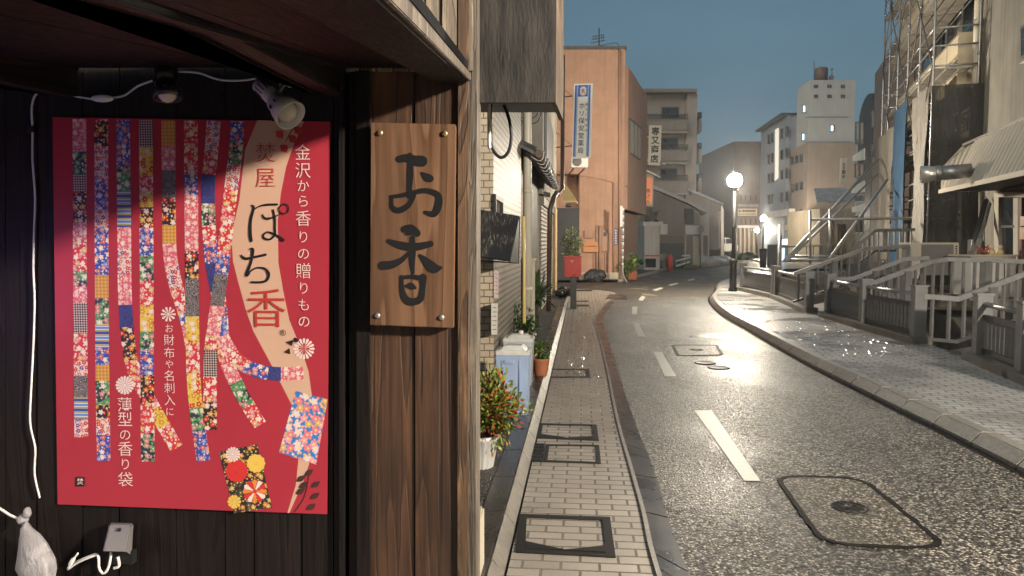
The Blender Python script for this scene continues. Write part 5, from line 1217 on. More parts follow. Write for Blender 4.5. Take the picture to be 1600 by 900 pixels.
mb.build('petals', [LEAFR, LEAF], fp)
for x, lb in ((1549, 'left of two tiny pale figurines beside the red flowers'), (1562, 'right of two tiny pale figurines, nearer the glass door')):
    t = thing('figurine', lb, 'figurine', CP.hit(x, 398, -.15)); mb = MB(); c = CP.hit(x, 398, -.15); mb.lathe([(.06, 0), (.075, .05), (.05, .10), (.03, .12)], c, (0, 0, 1), 14); mb.build('body', M('yellowish_glaze', (.45, .34, .16), .4), t); mb = MB(); mb.ball(c + V((0, 0, .16)), .05, 2); mb.build('head', CREAM, t)
# ------------------------------------------------------------------ building under scaffold
sb_ = thing('scaffolded_building', 'beige building under repair, mostly hidden by scaffolding and sheets', 'building', (13, 23, 0)); SW = Plane((5.5, 0, 0), RN)
mb = MB(); rmass(mb, 5.5, 18.9, 29, 0, 12.6); mb.build('wall', BEIGEW, sb_)
mb = MB()
for z0, z1 in ((5.6, 7.0), (8.7, 10.2)):
    rmass(mb, 4.75, 19.4, 28.8, z0, z1, .7)
mb.build('balcony_front', M('pale_yellow_render', (.52, .44, .31), .75, .08, 2, .2, streak=.2), sb_)
mb = MB()
for z0 in (5.45, 8.55): rmass(mb, 4.72, 19.4, 28.8, z0, z0 + .14, .75)
mb.build('balcony_slab', DARKW, sb_)
for y in (20.2, 22.8, 25.4):
    for z in (3.2, 7.15):
        q0 = SW.p; mb = MB(); a = V((rline(5.5, y), y, z)); b = V((rline(5.5, y + 1.7), y + 1.7, z)); mb.prism([a + RN * .04, b + RN * .04, b + RN * .04 + UP * 1.35, a + RN * .04 + UP * 1.35], -RN * .03); w_ = mb.build('window', DSTEEL, sb_)
        mb = MB(); m_ = (b - a).normalized() * .07; mb.prism([a + m_ + RN * .05 + UP * .07, b - m_ + RN * .05 + UP * .07, b - m_ + RN * .05 + UP * 1.28, a + m_ + RN * .05 + UP * 1.28], -RN * .008); mb.build('pane', GLASS, w_)
sc = thing('scaffolding', 'steel tube scaffolding with plank walkways and sheets in front of the right hand building', 'scaffolding', (11, 23, .1))
ox = lambda y: rline(4.05, y); ix = lambda y: rline(4.05, y) + 1.0
SCY = [19.0, 20.8, 22.6, 24.4, 26.2, 27.6]
def inner(y): return V((ox(y), y, 0)) - RN * 1.0
for y in SCY:
    for p in (V((ox(y), y, 0)), inner(y)):
        mb = MB(); mb.tube([p + UP * .1, p + UP * 12.4], .03, 8)
        for k in range(7): mb.tube([p + UP * (.9 + 1.8 * k - .04), p + UP * (.9 + 1.8 * k + .04)], .045, 8)
        mb.build('standard', STEEL, sc)
LV = [2.3, 4.2, 6.05, 7.9, 9.75, 11.6]
for z in LV:
    mb = MB()
    for p0, p1 in zip(SCY, SCY[1:]):
        for f in (lambda y: V((ox(y), y, 0)), inner):
            a, b = f(p0), f(p1)
            for dz in (0, .5, .95): mb.tube([a + UP * (z + dz), b + UP * (z + dz)], .022, 6)
    for y in SCY:
        a, b = V((ox(y), y, 0)), inner(y)
        for dz in ((0, .5, .95) if y in (SCY[0], SCY[-1]) else (0,)): mb.tube([a + UP * (z + dz), b + UP * (z + dz)], .025, 6)
    mb.build('ledger', STEEL, sc)
    if z > 3:
        mb = MB()
        for p0, p1 in zip(SCY, SCY[1:]):
            for k in range(3):
                o = -RN * (.14 + .3 * k); a, b = V((ox(p0 + .04), p0 + .04, z - .06)) + o, V((ox(p1 - .04), p1 - .04, z - .06)) + o; mb.bar(a, b, .24, .035)
        mb.build('plank_deck', M('galvanised_deck', (.30, .27, .23), .5, .25, 8, .3, metal=.3), sc)
mb = MB()
for i, (p0, p1) in enumerate(zip(SCY, SCY[1:])):
    for k, z in enumerate(LV[1:-1]):
        y0, y1 = (p0, p1) if (i + k) % 2 else (p1, p0); mb.tube([(ox(y0) - .03, y0, z), (ox(y1) - .03, y1, z + 1.85)], .018, 6)
mb.build('brace', DSTEEL, sc)
NET, t_, b_ = nt('dark_scaffold_net'); n_ = N(t_); p_ = n_.obj(); put(n_, b_, col=(.028, .026, .024), rough=.7, alpha=n_.math('MULTIPLY_ADD', n_.noise(n_.map(p_, (3, 3, 1)), 2.5, 5), .4, .70), nrm=n_.bump(n_.noise(n_.map(p_, (4, 4, 1)), 3, 5, .6, 1.5), .7, .05))
TARP = lambda nm, col: M(nm, col, .5, .22, 3, 1.0, 7, .05, stretch=(2.4, 2.4, .4))
TB, TBL, TW = TARP('beige_tarpaulin', (.20, .175, .14)), TARP('blue_tarpaulin', (.030, .070, .125)), TARP('grey_sheet', (.18, .165, .145))
def sheet(name, label, a, b, z0, z1, mat, amp=.05, cat='tarpaulin', nx=14, nz=18, wob=1.0):
    mb = MB(); a, b = V(a), V(b); d = (b - a); nn = V((-d.y, d.x, 0)).normalized(); g = []; ph = random.uniform(0, 9)
    for j in range(nz + 1):
        row = []
        for i in range(nx + 1):
            u, v = i / nx, j / nz; o = amp * (math.sin(u * 11 + ph + 1.5 * math.sin(v * 5 + ph)) * .7 + math.sin(u * 23 + v * 4) * .3) * wob; pin = 1 - .16 * math.sin(v * math.pi) * (1 - 2 * u) * wob * .5
            row.append(mb.bm.verts.new(a + d * (.5 + (u - .5) * pin) + nn * o + UP * (z0 + (z1 - z0) * v)))
        g.append(row)
    for j in range(nz):
        for i in range(nx): f = mb.bm.faces.new((g[j][i], g[j][i + 1], g[j + 1][i + 1], g[j + 1][i])); f.smooth = True
    return single(mb, name, mat, label, cat)
po_ = lambda y, o=.06: V((ox(y), y, 0)) + RN * o
sheet('net_sheet', 'dark see-through net hung across the near end of the scaffolding', po_(19.0) + V((0, -.06, 0)), inner(19.0) + V((.1, -.1, 0)), .5, 5.55, NET, .025, 'net')
sheet('grey_sheet', 'crumpled grey plastic sheet hung on the near outer corner of the scaffolding', po_(20.9), po_(19.2), .6, 5.6, TW, .09)
sheet('blue_tarpaulin', 'bright blue tarpaulin hung on the scaffolding', po_(24.2, .12), po_(21.9, .12), .8, 5.75, TBL, .05)
sheet('beige_tarpaulin', 'long beige sheet hung on the far bays of the scaffolding', po_(27.6, .1), po_(24.4, .1), 1.0, 5.4, TB, .07)
# raking shores
rs = thing('raking_shore', 'long sloping steel tubes bracing the scaffolding down to the pavement by the far fence', 'shore', at(1222, 410, 19.5))
def tub(a, b, r=.035, m_=STEEL, nm='tube'): mb = MB(); mb.tube([a, b], r, 8); mb.build(nm, m_, rs)
tub(at(1226, 408, 19.3), at(1372, 249, 26.4), .05); tub(at(1230, 408, 19.3), at(1371, 272, 26.4)); tub(at(1295, 406, 18.6), at(1386, 281, 24.0), .04)
tub(at(1266, 412, 20), at(1266, 329, 20)); tub(at(1297, 400, 20), at(1297, 326, 20)); tub(at(1268, 343, 20), at(1422, 341, 19.6)); tub(at(1226, 406, 20), at(1320, 406, 19.8)); tub(at(1233, 400, 20.5), at(1330, 401, 20.2))
pp = thing('sign_post', 'tall grey sign post standing at the far end of the canal fence', 'post', G(1216, 456, PZ)); c = G(1216, 456, PZ); mb = MB(); mb.tube([c, c + UP * 2.0], .045, 10); mb.tube([c + V((.07, .05, 0)), c + V((.07, .05, 1.7))], .03, 8); mb.build('pole', STEEL, pp)
# ------------------------------------------------------------------ buildings beyond the scaffold
gb = thing('grey_building', 'tall plain grey building just beyond the scaffolding', 'building', (19, 34, 0)); mb = MB(); rmass(mb, 5.25, 29.2, 38.8, 0, 10.3, 6); mb.build('wall', BROWNW, gb)
GW = Plane((5.25, 0, 0), RN)
for q in ((1361, 172, 1366, 200), (1361, 225, 1366, 255)): window(gb, GW, q, DSTEEL, GLASS, 0, .04, .06)
kb_ = thing('dark_building', 'narrow dark clad building with a rounded top and white bands', 'building', (20.5, 42, 0)); mb = MB(); rmass(mb, 5.25, 39, 45.6, 0, 8.2, 5)
mb.build('wall', DARKW, kb_); mb = MB(); pr = [(rline(5.25, 39) , 39, 8.2)] ; a, b = V((rline(5.25, 39), 39, 8.2)), V((rline(5.25, 45.6), 45.6, 8.2)); arc = [a.lerp(b, .5 - .5 * math.cos(k * math.pi / 12)) + UP * (1.6 * math.sin(k * math.pi / 12) ** .6 if 0 < k < 12 else .01) for k in range(13)]; mb.prism(arc, -RN * 5); mb.build('rounded_top', DARKW, kb_)
KW = GW
mb = MB()
for q in ((1332, 232, 1350, 250), (1330, 282, 1350, 300), (1331, 318, 1350, 330)): pbox(mb, KW, [(q[0], q[3] - 6), (q[2], q[1]), (q[2], q[3]), (q[0], q[3] + 2)], .0, .06)
mb.build('white_band', WHITEW, kb_)
for q in ((1336, 190, 1349, 226), (1335, 255, 1349, 278), (1336, 303, 1349, 316), (1336, 335, 1348, 365)): window(kb_, KW, q, DSTEEL, GLASS, 1, .05, .08)
rsn = thing('restaurant_sign', 'white vertical restaurant sign with dark characters on the dark clad building', 'sign', at(1318, 288, 43)); RP = front(43.0, R(-4)); mb = MB(); qr = [(1315.5, 247), (1324, 247), (1322.5, 287), (1313.5, 286.5)]; pbox(mb, RP, qr, -.2, 0); mb.build('box', M('cream_sign', (.58, .53, .44), .4, .03, bump=0), rsn)
mb = MB(); pglyph(mb, '魚', RP, 1318.6, 268.5, 7.4, .004, 0, .02); pglyph(mb, '半', RP, 1318, 276, 6, .004, 0, .02)
for y in (255, 258.2, 261.4): pbox(mb, RP, (1317.4, y, 1319.8, y + 2), .003, .006)
mb.build('lettering', DBROWN, rsn)
hh = thing('old_shop_house', 'low old shop house with a snow edged roof in front of the tall white building', 'house', at(1310, 400, 52)); HP = front(51.0); mb = MB(); pbox(mb, HP, (1281, 326, 1345, 412), -6, 0); mb.build('wall', M('old_plaster', (.33, .28, .21), .8, .15, 1, .2, streak=.4), hh)
mb = MB(); a, b = HP.hit(1276, 318, .5), HP.hit(1350, 316, .5); mb.prism([a, b, b + V((0, 3, 1.1)), a + V((1.0, 3, 1.1))], (0, 0, .14)); mb.build('roof', M('snowy_tiles', (.30, .29, .28), .5, .4, 3, .4), hh)
mb = MB(); pbox(mb, HP, (1294, 345, 1303, 405), 0, .06); pbox(mb, HP, (1308, 350, 1322, 405), 0, .06); mb.build('door', DBROWN, hh)
bt = thing('bare_bush', 'leafless tangled bush behind the raking steel tubes', 'bush', at(1310, 400, 22)); mb = MB(); o = at(1312, 404, 22)
for k in range(40):
    a = random.uniform(0, 6.28); r = random.uniform(.2, 1.1); mb.tube([o + V((random.uniform(-.2, .2), 0, -.3)), o + V((r * .4 * math.cos(a), r * .3 * math.sin(a), .5)), o + V((r * math.cos(a), r * .5 * math.sin(a), random.uniform(.7, 1.5)))], [.010, .006, .003], 5, smooth=3)
mb.build('branches', BARK, bt)
# tall white building with a tank, blue-grey building, brown building
wt = thing('white_tower_building', 'tall white building with pinkish lower storeys and a roof tank', 'building', (25, 62, 0)); FT = front(60.0); fx = lambda y: 17.9 + .1 * y; WL_ = Plane((17.9, 0, 0), (-1, .1, 0))
zl, zt = at(1290, 222, 60).z, at(1290, 125, 60).z
mb = MB(); mb.prism([(fx(60), 60, 0), (27.8, 60, 0), (27.8, 66, 0), (fx(65.4), 65.4, 0)], (0, 0, zl)); mb.build('lower_wall', PINKW, wt)
mb = MB(); mb.prism([(fx(60) + .02, 60.03, zl), (27.6, 60.03, zl), (27.6, 64, zl), (fx(63.5) + .02, 63.5, zl)], (0, 0, zt - zl)); mb.build('upper_wall', M('white_tower_render', (.48, .475, .45), .7, .06, 1, .1, streak=.2), wt)
mb = MB(); z2 = at(1245, 182, 64).z; mb.prism([(fx(63.6), 63.6, zl), (27, 63.6, zl), (27, 66, zl), (fx(65.4), 65.4, zl)], (0, 0, z2 - zl)); mb.build('upper_wall', BLUEW, wt)
mb = MB(); pbox(mb, FT, (1258, 182, 1326, 184), -.02, .0); pbox(mb, FT, (1258, 220.5, 1329, 222.5), -.02, .06); mb.build('band_course', BLUEW, wt)
for y in (135, 150.5):
    for x in (1275, 1296, 1317): window(wt, FT, (x - 3.2, y - 2.5, x + 3.2, y + 2.5), DSTEEL, M('grey_louvre', (.18, .175, .17), .6), 0, .03, .05)
LIT = emit('lit_window', (.55, .85, 1.0), 2.2)
window(wt, FT, (1297, 195, 1303.5, 206), DSTEEL, LIT, 0, .05, .06)
for q in ((1253.5, 164, 1258.5, 176), (1252, 208, 1257, 220)): window(wt, WL_, q, DSTEEL, LIT, 0, .08, .06)
for y in (248, 291, 334):
    for x in (1237.5, 1244.5, 1251.5): window(wt, WL_, (x - 2.3, y - 7 + (1251 - x) * .3, x + 2.3, y + 6 + (1251 - x) * .3), DSTEEL, GLASS, 0, .05, .06)
mb = MB(); c = at(1283, 126, 62); mb.lathe([(.5, 0), (.52, .6), (.5, 1.0), (.2, 1.1)], c, (0, 0, 1), 20); mb.build('roof_tank', BROWNW, wt)
mb = MB(); mb.tube([at(1272, 126, 62), at(1272, 95, 62)], .03, 6); mb.tube([at(1300, 126, 62), at(1300, 106, 62)], .03, 6); mb.tube([at(1296, 110, 62), at(1304, 107, 62)], .02, 5); mb.lathe([(.02, 0), (.22, .1)], at(1299, 122, 61.9), (-.5, -1, .2), 14); mb.build('aerial', DSTEEL, wt)
mb = MB(); pbox(mb, WL_, [(1226, 352), (1254, 340), (1254, 350), (1226, 360)], .0, .7); mb.build('entrance_canopy', CREAM, wt)
gt = thing('blue_grey_building', 'blue grey office block with a long lit vertical banner', 'building', (25, 70, 0)); z3 = at(1235, 180, 65.5).z
mb = MB(); mb.prism([(fx(65.5) - .3, 65.5, 0), (29, 65.5, 0), (29, 75, 0), (fx(75) - .3, 75, 0)], (0, 0, z3)); mb.build('wall', BLUEW, gt)
GP = Plane((17.6, 0, 0), (-1, .1, 0)); mb = MB(); mb.prism([(fx(65.4) - .8, 65.4, z3), (29, 65.4, z3), (29, 75.4, z3), (fx(75.4) - .8, 75.4, z3)], (0, 0, .2)); mb.build('roof_slab', DSTEEL, gt)
for y in (206, 240, 272, 308):
    for x in (1201, 1206.5, 1221, 1229): dy = (1229 - x) * (y - 378) * -.0026; window(gt, GP, (x - 2, y - 9 + dy, x + 2, y + 7 + dy), DSTEEL, GLASS, 0, .05, .07)
mb = MB(); pbox(mb, GP, [(1211, 203), (1215.5, 200), (1215, 278), (1210.5, 282)], .06, .12); mb.build('lit_banner', emit('lit_banner', (1.0, .93, .8), .55), gt)
mb = MB(); pbox(mb, GP, [(1192, 332), (1233, 326), (1233, 336), (1192, 341)], .0, .5); mb.build('canopy_band', WHITEW, gt)
br_ = thing('brown_building', 'brown tiled block closing the far end of the street', 'building', (24, 80, 0)); FB = front(76.0); mb = MB(); zb_ = at(1170, 221, 76).z; mb.prism([(at(1145, 300, 76).x, 76, 0), (at(1192, 300, 76).x, 76, 0), (at(1192, 300, 76).x, 90, 0), (at(1145, 300, 76).x, 90, 0)], (0, 0, zb_)); mb.build('wall', BROWNW, br_)
for y in (309, 346):
    for x in (1158, 1165, 1173, 1181): window(br_, FB, (x - 1.6, y - 5, x + 1.6, y + 5), DSTEEL, GLASS, 0, .04, .07)
mb = MB()
for x in (1157, 1163.5, 1170.5, 1178, 1187): pbox(mb, FB, (x - 1.3, 356, x + 1.3, 408), 0, .25)
mb.build('column', CREAM, br_); mb = MB(); pbox(mb, FB, (1145, 352, 1191, 356), 0, .4); mb.build('band_course', WHITEW, br_)
ls = thing('lit_shop_sign', 'small bluish lit shop sign on the corner under the white building', 'sign', at(1228, 385, 60)); mb = MB(); c = at(1229, 378, 60); mb.box(c, (.9, .3, .45), R(-10)); mb.build('box', emit('lit_sign_blue', (.6, .8, 1.0), 1.4), ls, bevel=.03); mb = MB(); c = at(1222, 392, 60.5); mb.box((c.x, c.y, c.z - .4), (.35, .2, 1.3)); mb.build('lower_box', emit('lit_sign_pale', (.5, .75, 1.0), .7), ls)
# ------------------------------------------------------------------ far left side of the street
ap = thing('apartment_block', 'taupe apartment block with stepped balconies and dark railings', 'building', (13, 72, 0)); AP = front(68.0); mb = MB(); xl, xr = at(985, 200, 68).x, at(1090, 200, 68).x; zt = at(1050, 145, 68).z
mb.prism([(xl, 68.9, 0), (xr, 68.9, 0), (xr, 82, 0), (xl, 82, 0)], (0, 0, zt)); mb.build('wall', TAUPE2, ap)
mb = MB(); mb.prism([(xl, 68, 0), (at(1075, 1, 68).x - 0, 68, 0), (at(1075, 1, 68).x, 68.9, 0), (xl, 68.9, 0)], (0, 0, 3)); mb.prism([(at(1077, 1, 68).x, 68.3, 0), (xr + .02, 68.3, 0), (xr + .02, 68.89, 0), (at(1077, 1, 68).x, 68.89, 0)], (0, 0, zt - .01)); mb.build('pier', TAUPE2, ap)
mb = MB(); mb.prism([(xl, 67.6, zt), (at(1090, 1, 68).x, 67.6, zt), (xr + .3, 82, zt), (xl, 82, zt)], (0, 0, .3)); mb.build('roof_slab', TAUPE, ap)
for i, yb2 in enumerate((187, 235, 283, 331, 379)):
    xe = 1076; mb = MB(); pbox(mb, AP, [(985, yb2), (xe, yb2), (xe, yb2 + 18), (985, yb2 + 18)], -.87, .25); pb = mb.build('balcony', TAUPE, ap, bevel=.12)
    mb = MB(); pbox(mb, AP, (985, yb2 + 18.2, xe - 1, yb2 + 21), -.85, .28); mb.build('slab_edge', TAUPE2, pb)
    mb = MB()
    for k in range(4): a, b = AP.hit(1000, yb2 - 2 - k * 2.2, .2), AP.hit(xe - 1, yb2 - 2 - k * 2.2, .2); mb.tube([a, b], .035 if k else .03, 6)
    for k in range(16): x = 1003 + k * 4.8; mb.tube([AP.hit(x, yb2, .2), AP.hit(x, yb2 - 9, .2)], .025, 5)
    mb.build('balcony_railing', DARKW, pb)
    window(ap, Plane((0, 68.9, 0), (0, -1, 0)), (1033 - i * 1.2, yb2 - 20, 1061 - i, yb2 - 2), DSTEEL, GLASS, 1, .05, .1)
    mb = MB(); pbox(mb, AP, (1091, yb2 - 2, 1097, yb2 + 20), -2.4, -.6); mb.build('side_balcony', TAUPE2, ap, bevel=.1)
    mb = MB(); pbox(mb, AP, (1091, yb2 - 12, 1096.5, yb2 - 2.4), -2.3, -.7); mb.build('side_railing', DARKW, ap)
h1 = thing('metal_roof_house', 'low taupe house with a sloping pale metal roof edge', 'house', (11, 47, 0)); H1 = front(45.0); mb = MB(); mb.prism([H1.hit(x, y) for x, y in ((1000, 420), (1088, 420), (1094, 331), (1070, 318), (1026, 298), (1000, 287))], (2.2, 9, 0)); mb.build('wall', TAUPE, h1)
mb = MB(); mb.prism([H1.hit(x, y, .35) for x, y in ((995, 280), (1026, 291), (1072, 311), (1102, 328), (1102, 332), (1072, 316), (1026, 297), (995, 285))], (2.4, 10, 0)); mb.build('roof', M('pale_metal_roof', (.36, .36, .36), .35, .15, 2, .1, metal=.3), h1)
mb = MB(); pbox(mb, H1, (1027, 380, 1068, 419), 0, .08); mb.build('lower_panel', M('dark_sheet_panel', (.08, .085, .085), .6, .2), h1)
mb = MB(); pbox(mb, H1, (1072, 326, 1084, 350), 0, .4); mb.build('shuttered_window', DARKW, h1)
mb = MB(); pbox(mb, H1, (1018, 366.5, 1086, 368), 0, .12); mb.build('band_course', TAUPE2, h1); mb = MB()
mb.tube([H1.hit(1071, 350, .1), H1.hit(1071, 415, .1)], .04, 6); mb.tube([H1.hit(1094, 336, .1), H1.hit(1094, 368, .1)], .05, 6); mb.build('downpipe', CREAM, h1)
mb = MB(); pbox(mb, H1, (1083, 369, 1092, 414), 0, .12); mb.build('door', CREAM, h1); mb = MB(); pbox(mb, H1, (1072, 352, 1094, 366), 0, .3); mb.build('shop_fascia', WHITEW, h1)
h2 = thing('gabled_house', 'pale taupe gabled house standing beyond the metal roofed one', 'house', (15, 55, 0)); H2 = front(53.0); mb = MB(); mb.prism([H2.hit(x, y) for x, y in ((1080, 412), (1127, 412), (1127, 320), (1095, 306), (1080, 300))], (2.5, 8, 0)); mb.build('wall', TAUPE2, h2)
mb = MB(); mb.prism([H2.hit(x, y, .4) for x, y in ((1075, 294), (1096, 302), (1131, 317), (1131, 321), (1096, 306), (1075, 298))], (2.5, 9, 0)); mb.build('roof', M('snow_dusted_roof', (.42, .42, .42), .5, .3, 4, .3), h2)
mb = MB(); pbox(mb, H2, (1107, 390, 1125, 401), 0, .5); mb.build('planter_box', BARK, h2); mb = MB(); pbox(mb, H2, (1123, 330, 1126, 388), 0, .2); mb.build('corner_board', WHITEW, h2)
h3 = thing('white_lean_to', 'narrow white shop wing between the taupe house and the gabled house', 'house', at(1103, 414, 50)); H3 = front(50.0); mb = MB(); pbox(mb, H3, (1096, 334, 1108, 411), -3, 0); mb.build('wall', WHITEW, h3); mb = MB(); pbox(mb, H3, (1099, 368, 1106, 411), 0, .05); mb.build('door', TAUPE, h3)
ks = thing('white_kiosk', 'small white booth with a red band and a dark lower window', 'booth', at(1020, 423, 40)); K1 = front(39.0, R(-8)); mb = MB(); pbox(mb, K1, (1007, 350, 1031, 424), -1.2, 0); mb.build('wall', WHITEW, ks, bevel=.03)
mb = MB(); pbox(mb, K1, (1008, 398.5, 1031, 400.5), 0, .02); mb.build('red_band', REDP, ks); mb = MB(); pbox(mb, K1, (1008.5, 404, 1025, 418), 0, .03); mb.build('lower_window', GLASS, ks, bevel=.02); mb = MB(); pbox(mb, K1, (1005, 346, 1036, 353), -1.3, .25); mb.build('roof', WHITE, ks); mb = MB(); pbox(mb, K1, (1031.5, 350, 1043, 366), -1.0, -.2); mb.build('side_box', WHITEW, ks)
mb = MB(); 
for k in range(14): mb.tube([at(1007 + random.uniform(0, 22), 346, 39.5), at(1007 + random.uniform(0, 22), 330 + random.uniform(-4, 10), 39.5)], .03, 5)
single(mb, 'rooftop_pipes', DSTEEL, 'jumble of dark pipes over the white booth under the orange sign', 'pipes')
# signs 専又商店 and the orange one
s1 = thing('shop_sign', 'white vertical shop sign with four bold dark characters', 'sign', at(1023, 258, 37)); Q1 = front(37.0, R(2)); mb = MB(); pbox(mb, Q1, [(1014.5, 195.5), (1034, 196), (1032, 258.5), (1012.5, 257.5)], -.2, 0); mb.build('box', M('shop_sign_face', (.60, .55, .46), .4, .03, bump=0), s1, bevel=.01)
mb = MB()
for ch, x, y in zip('専又商店', (1024.2, 1023.8, 1023.2, 1022.6), (205, 219, 233, 248)): pglyph(mb, ch, Q1, x, y, 13, .004, 0, .03)
mb.build('lettering', INK, s1); mb = MB(); mb.bar(Q1.hit(1010, 214, -.1), Q1.hit(1014, 214, -.1), .06, .06); mb.bar(Q1.hit(1010, 250, -.1), Q1.hit(1013, 250, -.1), .06, .06); mb.tube([Q1.hit(1032, 254, .05), Q1.hit(1039, 257, .3)], .05, 8); mb.build('bracket', WHITE, s1)
s2 = thing('orange_sign', 'orange vertical lit restaurant sign with dark brushed characters', 'sign', at(1014, 322, 37.5)); Q2 = front(37.5, R(2)); mb = MB(); pbox(mb, Q2, [(1006.5, 271), (1022, 272), (1020.5, 323), (1006, 322)], -.25, 0); mb.build('box', CREAM, s2)
mb = MB(); ppoly(mb, Q2, [(1007.5, 277), (1019.6, 277.5), (1018.6, 319), (1007, 318.5)], .004, 0); mb.build('face', emit('orange_sign_face', (.8, .19, .04), .35), s2)
mb = MB()
for ch, y in zip('魚さん', (298, 306.5, 314.5)): pglyph(mb, ch, Q2, 1013, y, 7.5, .008, 0, .01)
for y in (281, 286, 291): pbox(mb, Q2, (1009.6, y, 1011.4, y + 2.6), .006, .01, 1); pbox(mb, Q2, (1014.6, y, 1016.4, y + 2.6), .006, .01, 1)
mb.build('lettering', [INK, CREAM], s2)
mb = MB(); mb.bar(Q2.hit(1007, 266, .1), Q2.hit(1031, 278, .1), .5, .05); mb.build('roof', STEEL, s2)
# barrier, bollard, round sign back, snow, van, teal-lit block, hill
bc = thing('green_barrier', 'green and white pipe barrier with clutter beside the taupe house', 'barrier', at(1062, 417, 43)); mb = MB()
for a, b in (((1056, 408), (1079, 402)), ((1056, 416), (1078, 409)), ((1066, 400), (1078, 399))): mb.tube([at(*a, 43), at(*b, 43)], .05, 8, mi=1)
for x, y in ((1056, 408), (1064, 406), (1072, 404), (1079, 402)): mb.tube([at(x, y, 43), at(x, y + 11, 43)], .045, 8)
mb.build('frame', [M('green_paint', (.03, .2, .13), .4), WHITE], bc)
mb = MB(); c = at(1047, 414, 42); mb.lathe([(.14, -.3), (.14, .45), (.09, .55), (.04, .6)], c, (0, 0, 1), 16); single(mb, 'red_bollard', REDP, 'red rounded bollard beside the green barrier', 'bollard')
mb = MB()
for k in range(9): mb.ball(at(1040 + random.uniform(-3, 8), 403 + random.uniform(-3, 10), 43.5), .28, 2, jit=.4)
single(mb, 'junk_heap', M('junk', (.22, .2, .17), .7, .5, 2), 'heap of pale and dark odds and ends by the white booth', 'heap')
rd = thing('round_sign', 'round road sign seen from behind on a thin pole before the taupe house', 'sign', at(1095, 418, 42)); mb = MB(); mb.tube([at(1094, 418, 42), at(1094, 355, 42)], .035, 8); mb.build('pole', DSTEEL, rd); mb = MB(); c = at(1095.5, 358, 41.9); mb.lathe([(.18, 0), (.18, .012)], c, (0, -1, 0), 24); mb.build('disc', DSTEEL, rd)
for i, (x, y, r, lb) in enumerate(((1104, 408, .75, 'dirty snow pile nearest the round sign pole'), (1114, 404, .8, 'dirty snow pile in front of the planter box'), (1124, 402, .7, 'dirty snow pile farthest along, nearest the lamp post'))):
    mb = MB(); o = at(x, y, 47 + i * 2.5)
    for k in range(10): mb.ball((o.x + random.uniform(-.8, .8), o.y + random.uniform(-.4, .4), .1 + random.uniform(0, .3)), r * random.uniform(.3, .6), 3, sc=(1.2, 1, .8), jit=.25)
    single(mb, 'snow_pile', SNOW, lb, 'snow', 'dirty snow piles along the far kerb')
tb2 = thing('teal_lit_building', 'pale block with teal light put into its colour, seen behind the main street lamp', 'building', (24, 92, 0)); FT2 = front(90.0); mb = MB(); pbox(mb, FT2, (1085, 303, 1158, 412), -8, 0); mb.build('wall', TEAL_LIT, tb2)
for q in ((1134, 324, 1140, 334), (1131, 348, 1139, 357), (1144, 347, 1150, 356), (1112, 330, 1118, 340)): window(tb2, FT2, q, DSTEEL, GLASS, 0, .05, .08)
vn = thing('white_van', 'small white van parked at the far end of the street', 'van', at(1136, 392, 74)); c = at(1136, 384, 74); mb = MB(); mb.prism([c + V(p) for p in ((-1.1, 0, -.6), (1.1, 0, -.6), (1.15, 0, .1), (.6, 0, .2), (.3, 0, .8), (-1.1, 0, .85))], (0, 1.6, 0)); mb.build('body', WHITE, vn, bevel=.08)
mb = MB(); mb.prism([c + V(p) for p in ((.62, -.01, .22), (.36, -.01, .7), (-.1, -.01, .72), (-.1, -.01, .22))], (0, .006, 0)); mb.prism([c + V(p) for p in ((-.2, -.01, .22), (-.2, -.01, .72), (-.95, -.01, .72), (-.95, -.01, .22))], (0, .006, 0)); mb.build('window', GLASS, vn)
for x in (-.65, .7): mb = MB(); mb.lathe([(.3, -.04), (.3, .15)], c + V((x, 0, -.6)), (0, 1, 0), 18); w_ = mb.build('wheel', BLACK, vn); mb = MB(); mb.lathe([(.16, -.06), (.17, -.042)], c + V((x, 0, -.6)), (0, 1, 0), 14); mb.build('rim', STEEL, w_)
mb = MB()
for k in range(60): x = random.uniform(0, 1); mb.ball(at(1118 + x * 62, 404 + random.uniform(-3, 2), 66), random.uniform(.2, .45), 2, jit=.5)
single(mb, 'low_hedge', LEAFD, 'low dark hedge across the far end of the street', 'hedge')
mb = MB(); n_ = 40; xs_ = [at(1040 + i * 6, 300, 240).x for i in range(n_ + 1)]; tops = [at(1040 + i * 6, 283 - 10 * math.sin(i * .35) - random.uniform(0, 3), 240).z for i in range(n_ + 1)]
for i in range(n_): mb.prism([(xs_[i], 240, 0), (xs_[i + 1], 240, 0), (xs_[i + 1], 240, tops[i + 1] * .9), (xs_[i], 240, tops[i] * .9)], (0, 60, 8))
struct(mb, 'hill', M('dark_hill', (.025, .032, .028), .9, .3, .1, 0))
for i, (px, py) in enumerate(((1108, 287), (1118, 285), (1127, 281), (1136, 270), (1143, 268))):
    t = thing('hill_tree', 'dark rounded tree on the hill crest behind the main lamp', 'tree', at(px, 300, 236), 'dark trees on the far hill crest'); o = at(px, py, 236); mb = MB(); mb.tube([(o.x, o.y, 10), (o.x, o.y, o.z)], [.3, .15], 6); mb.build('trunk', BARK, t); mb = MB()
    for k in range(320):
        q = V((random.gauss(0, .9), random.gauss(0, .7), random.gauss(0, .75))); mb.leaf(o + q * 1.1, (random.uniform(-1, 1), random.uniform(-1, 1), random.uniform(-.3, 1)), .5, .35)
    mb.build('crown', LEAFD, t)
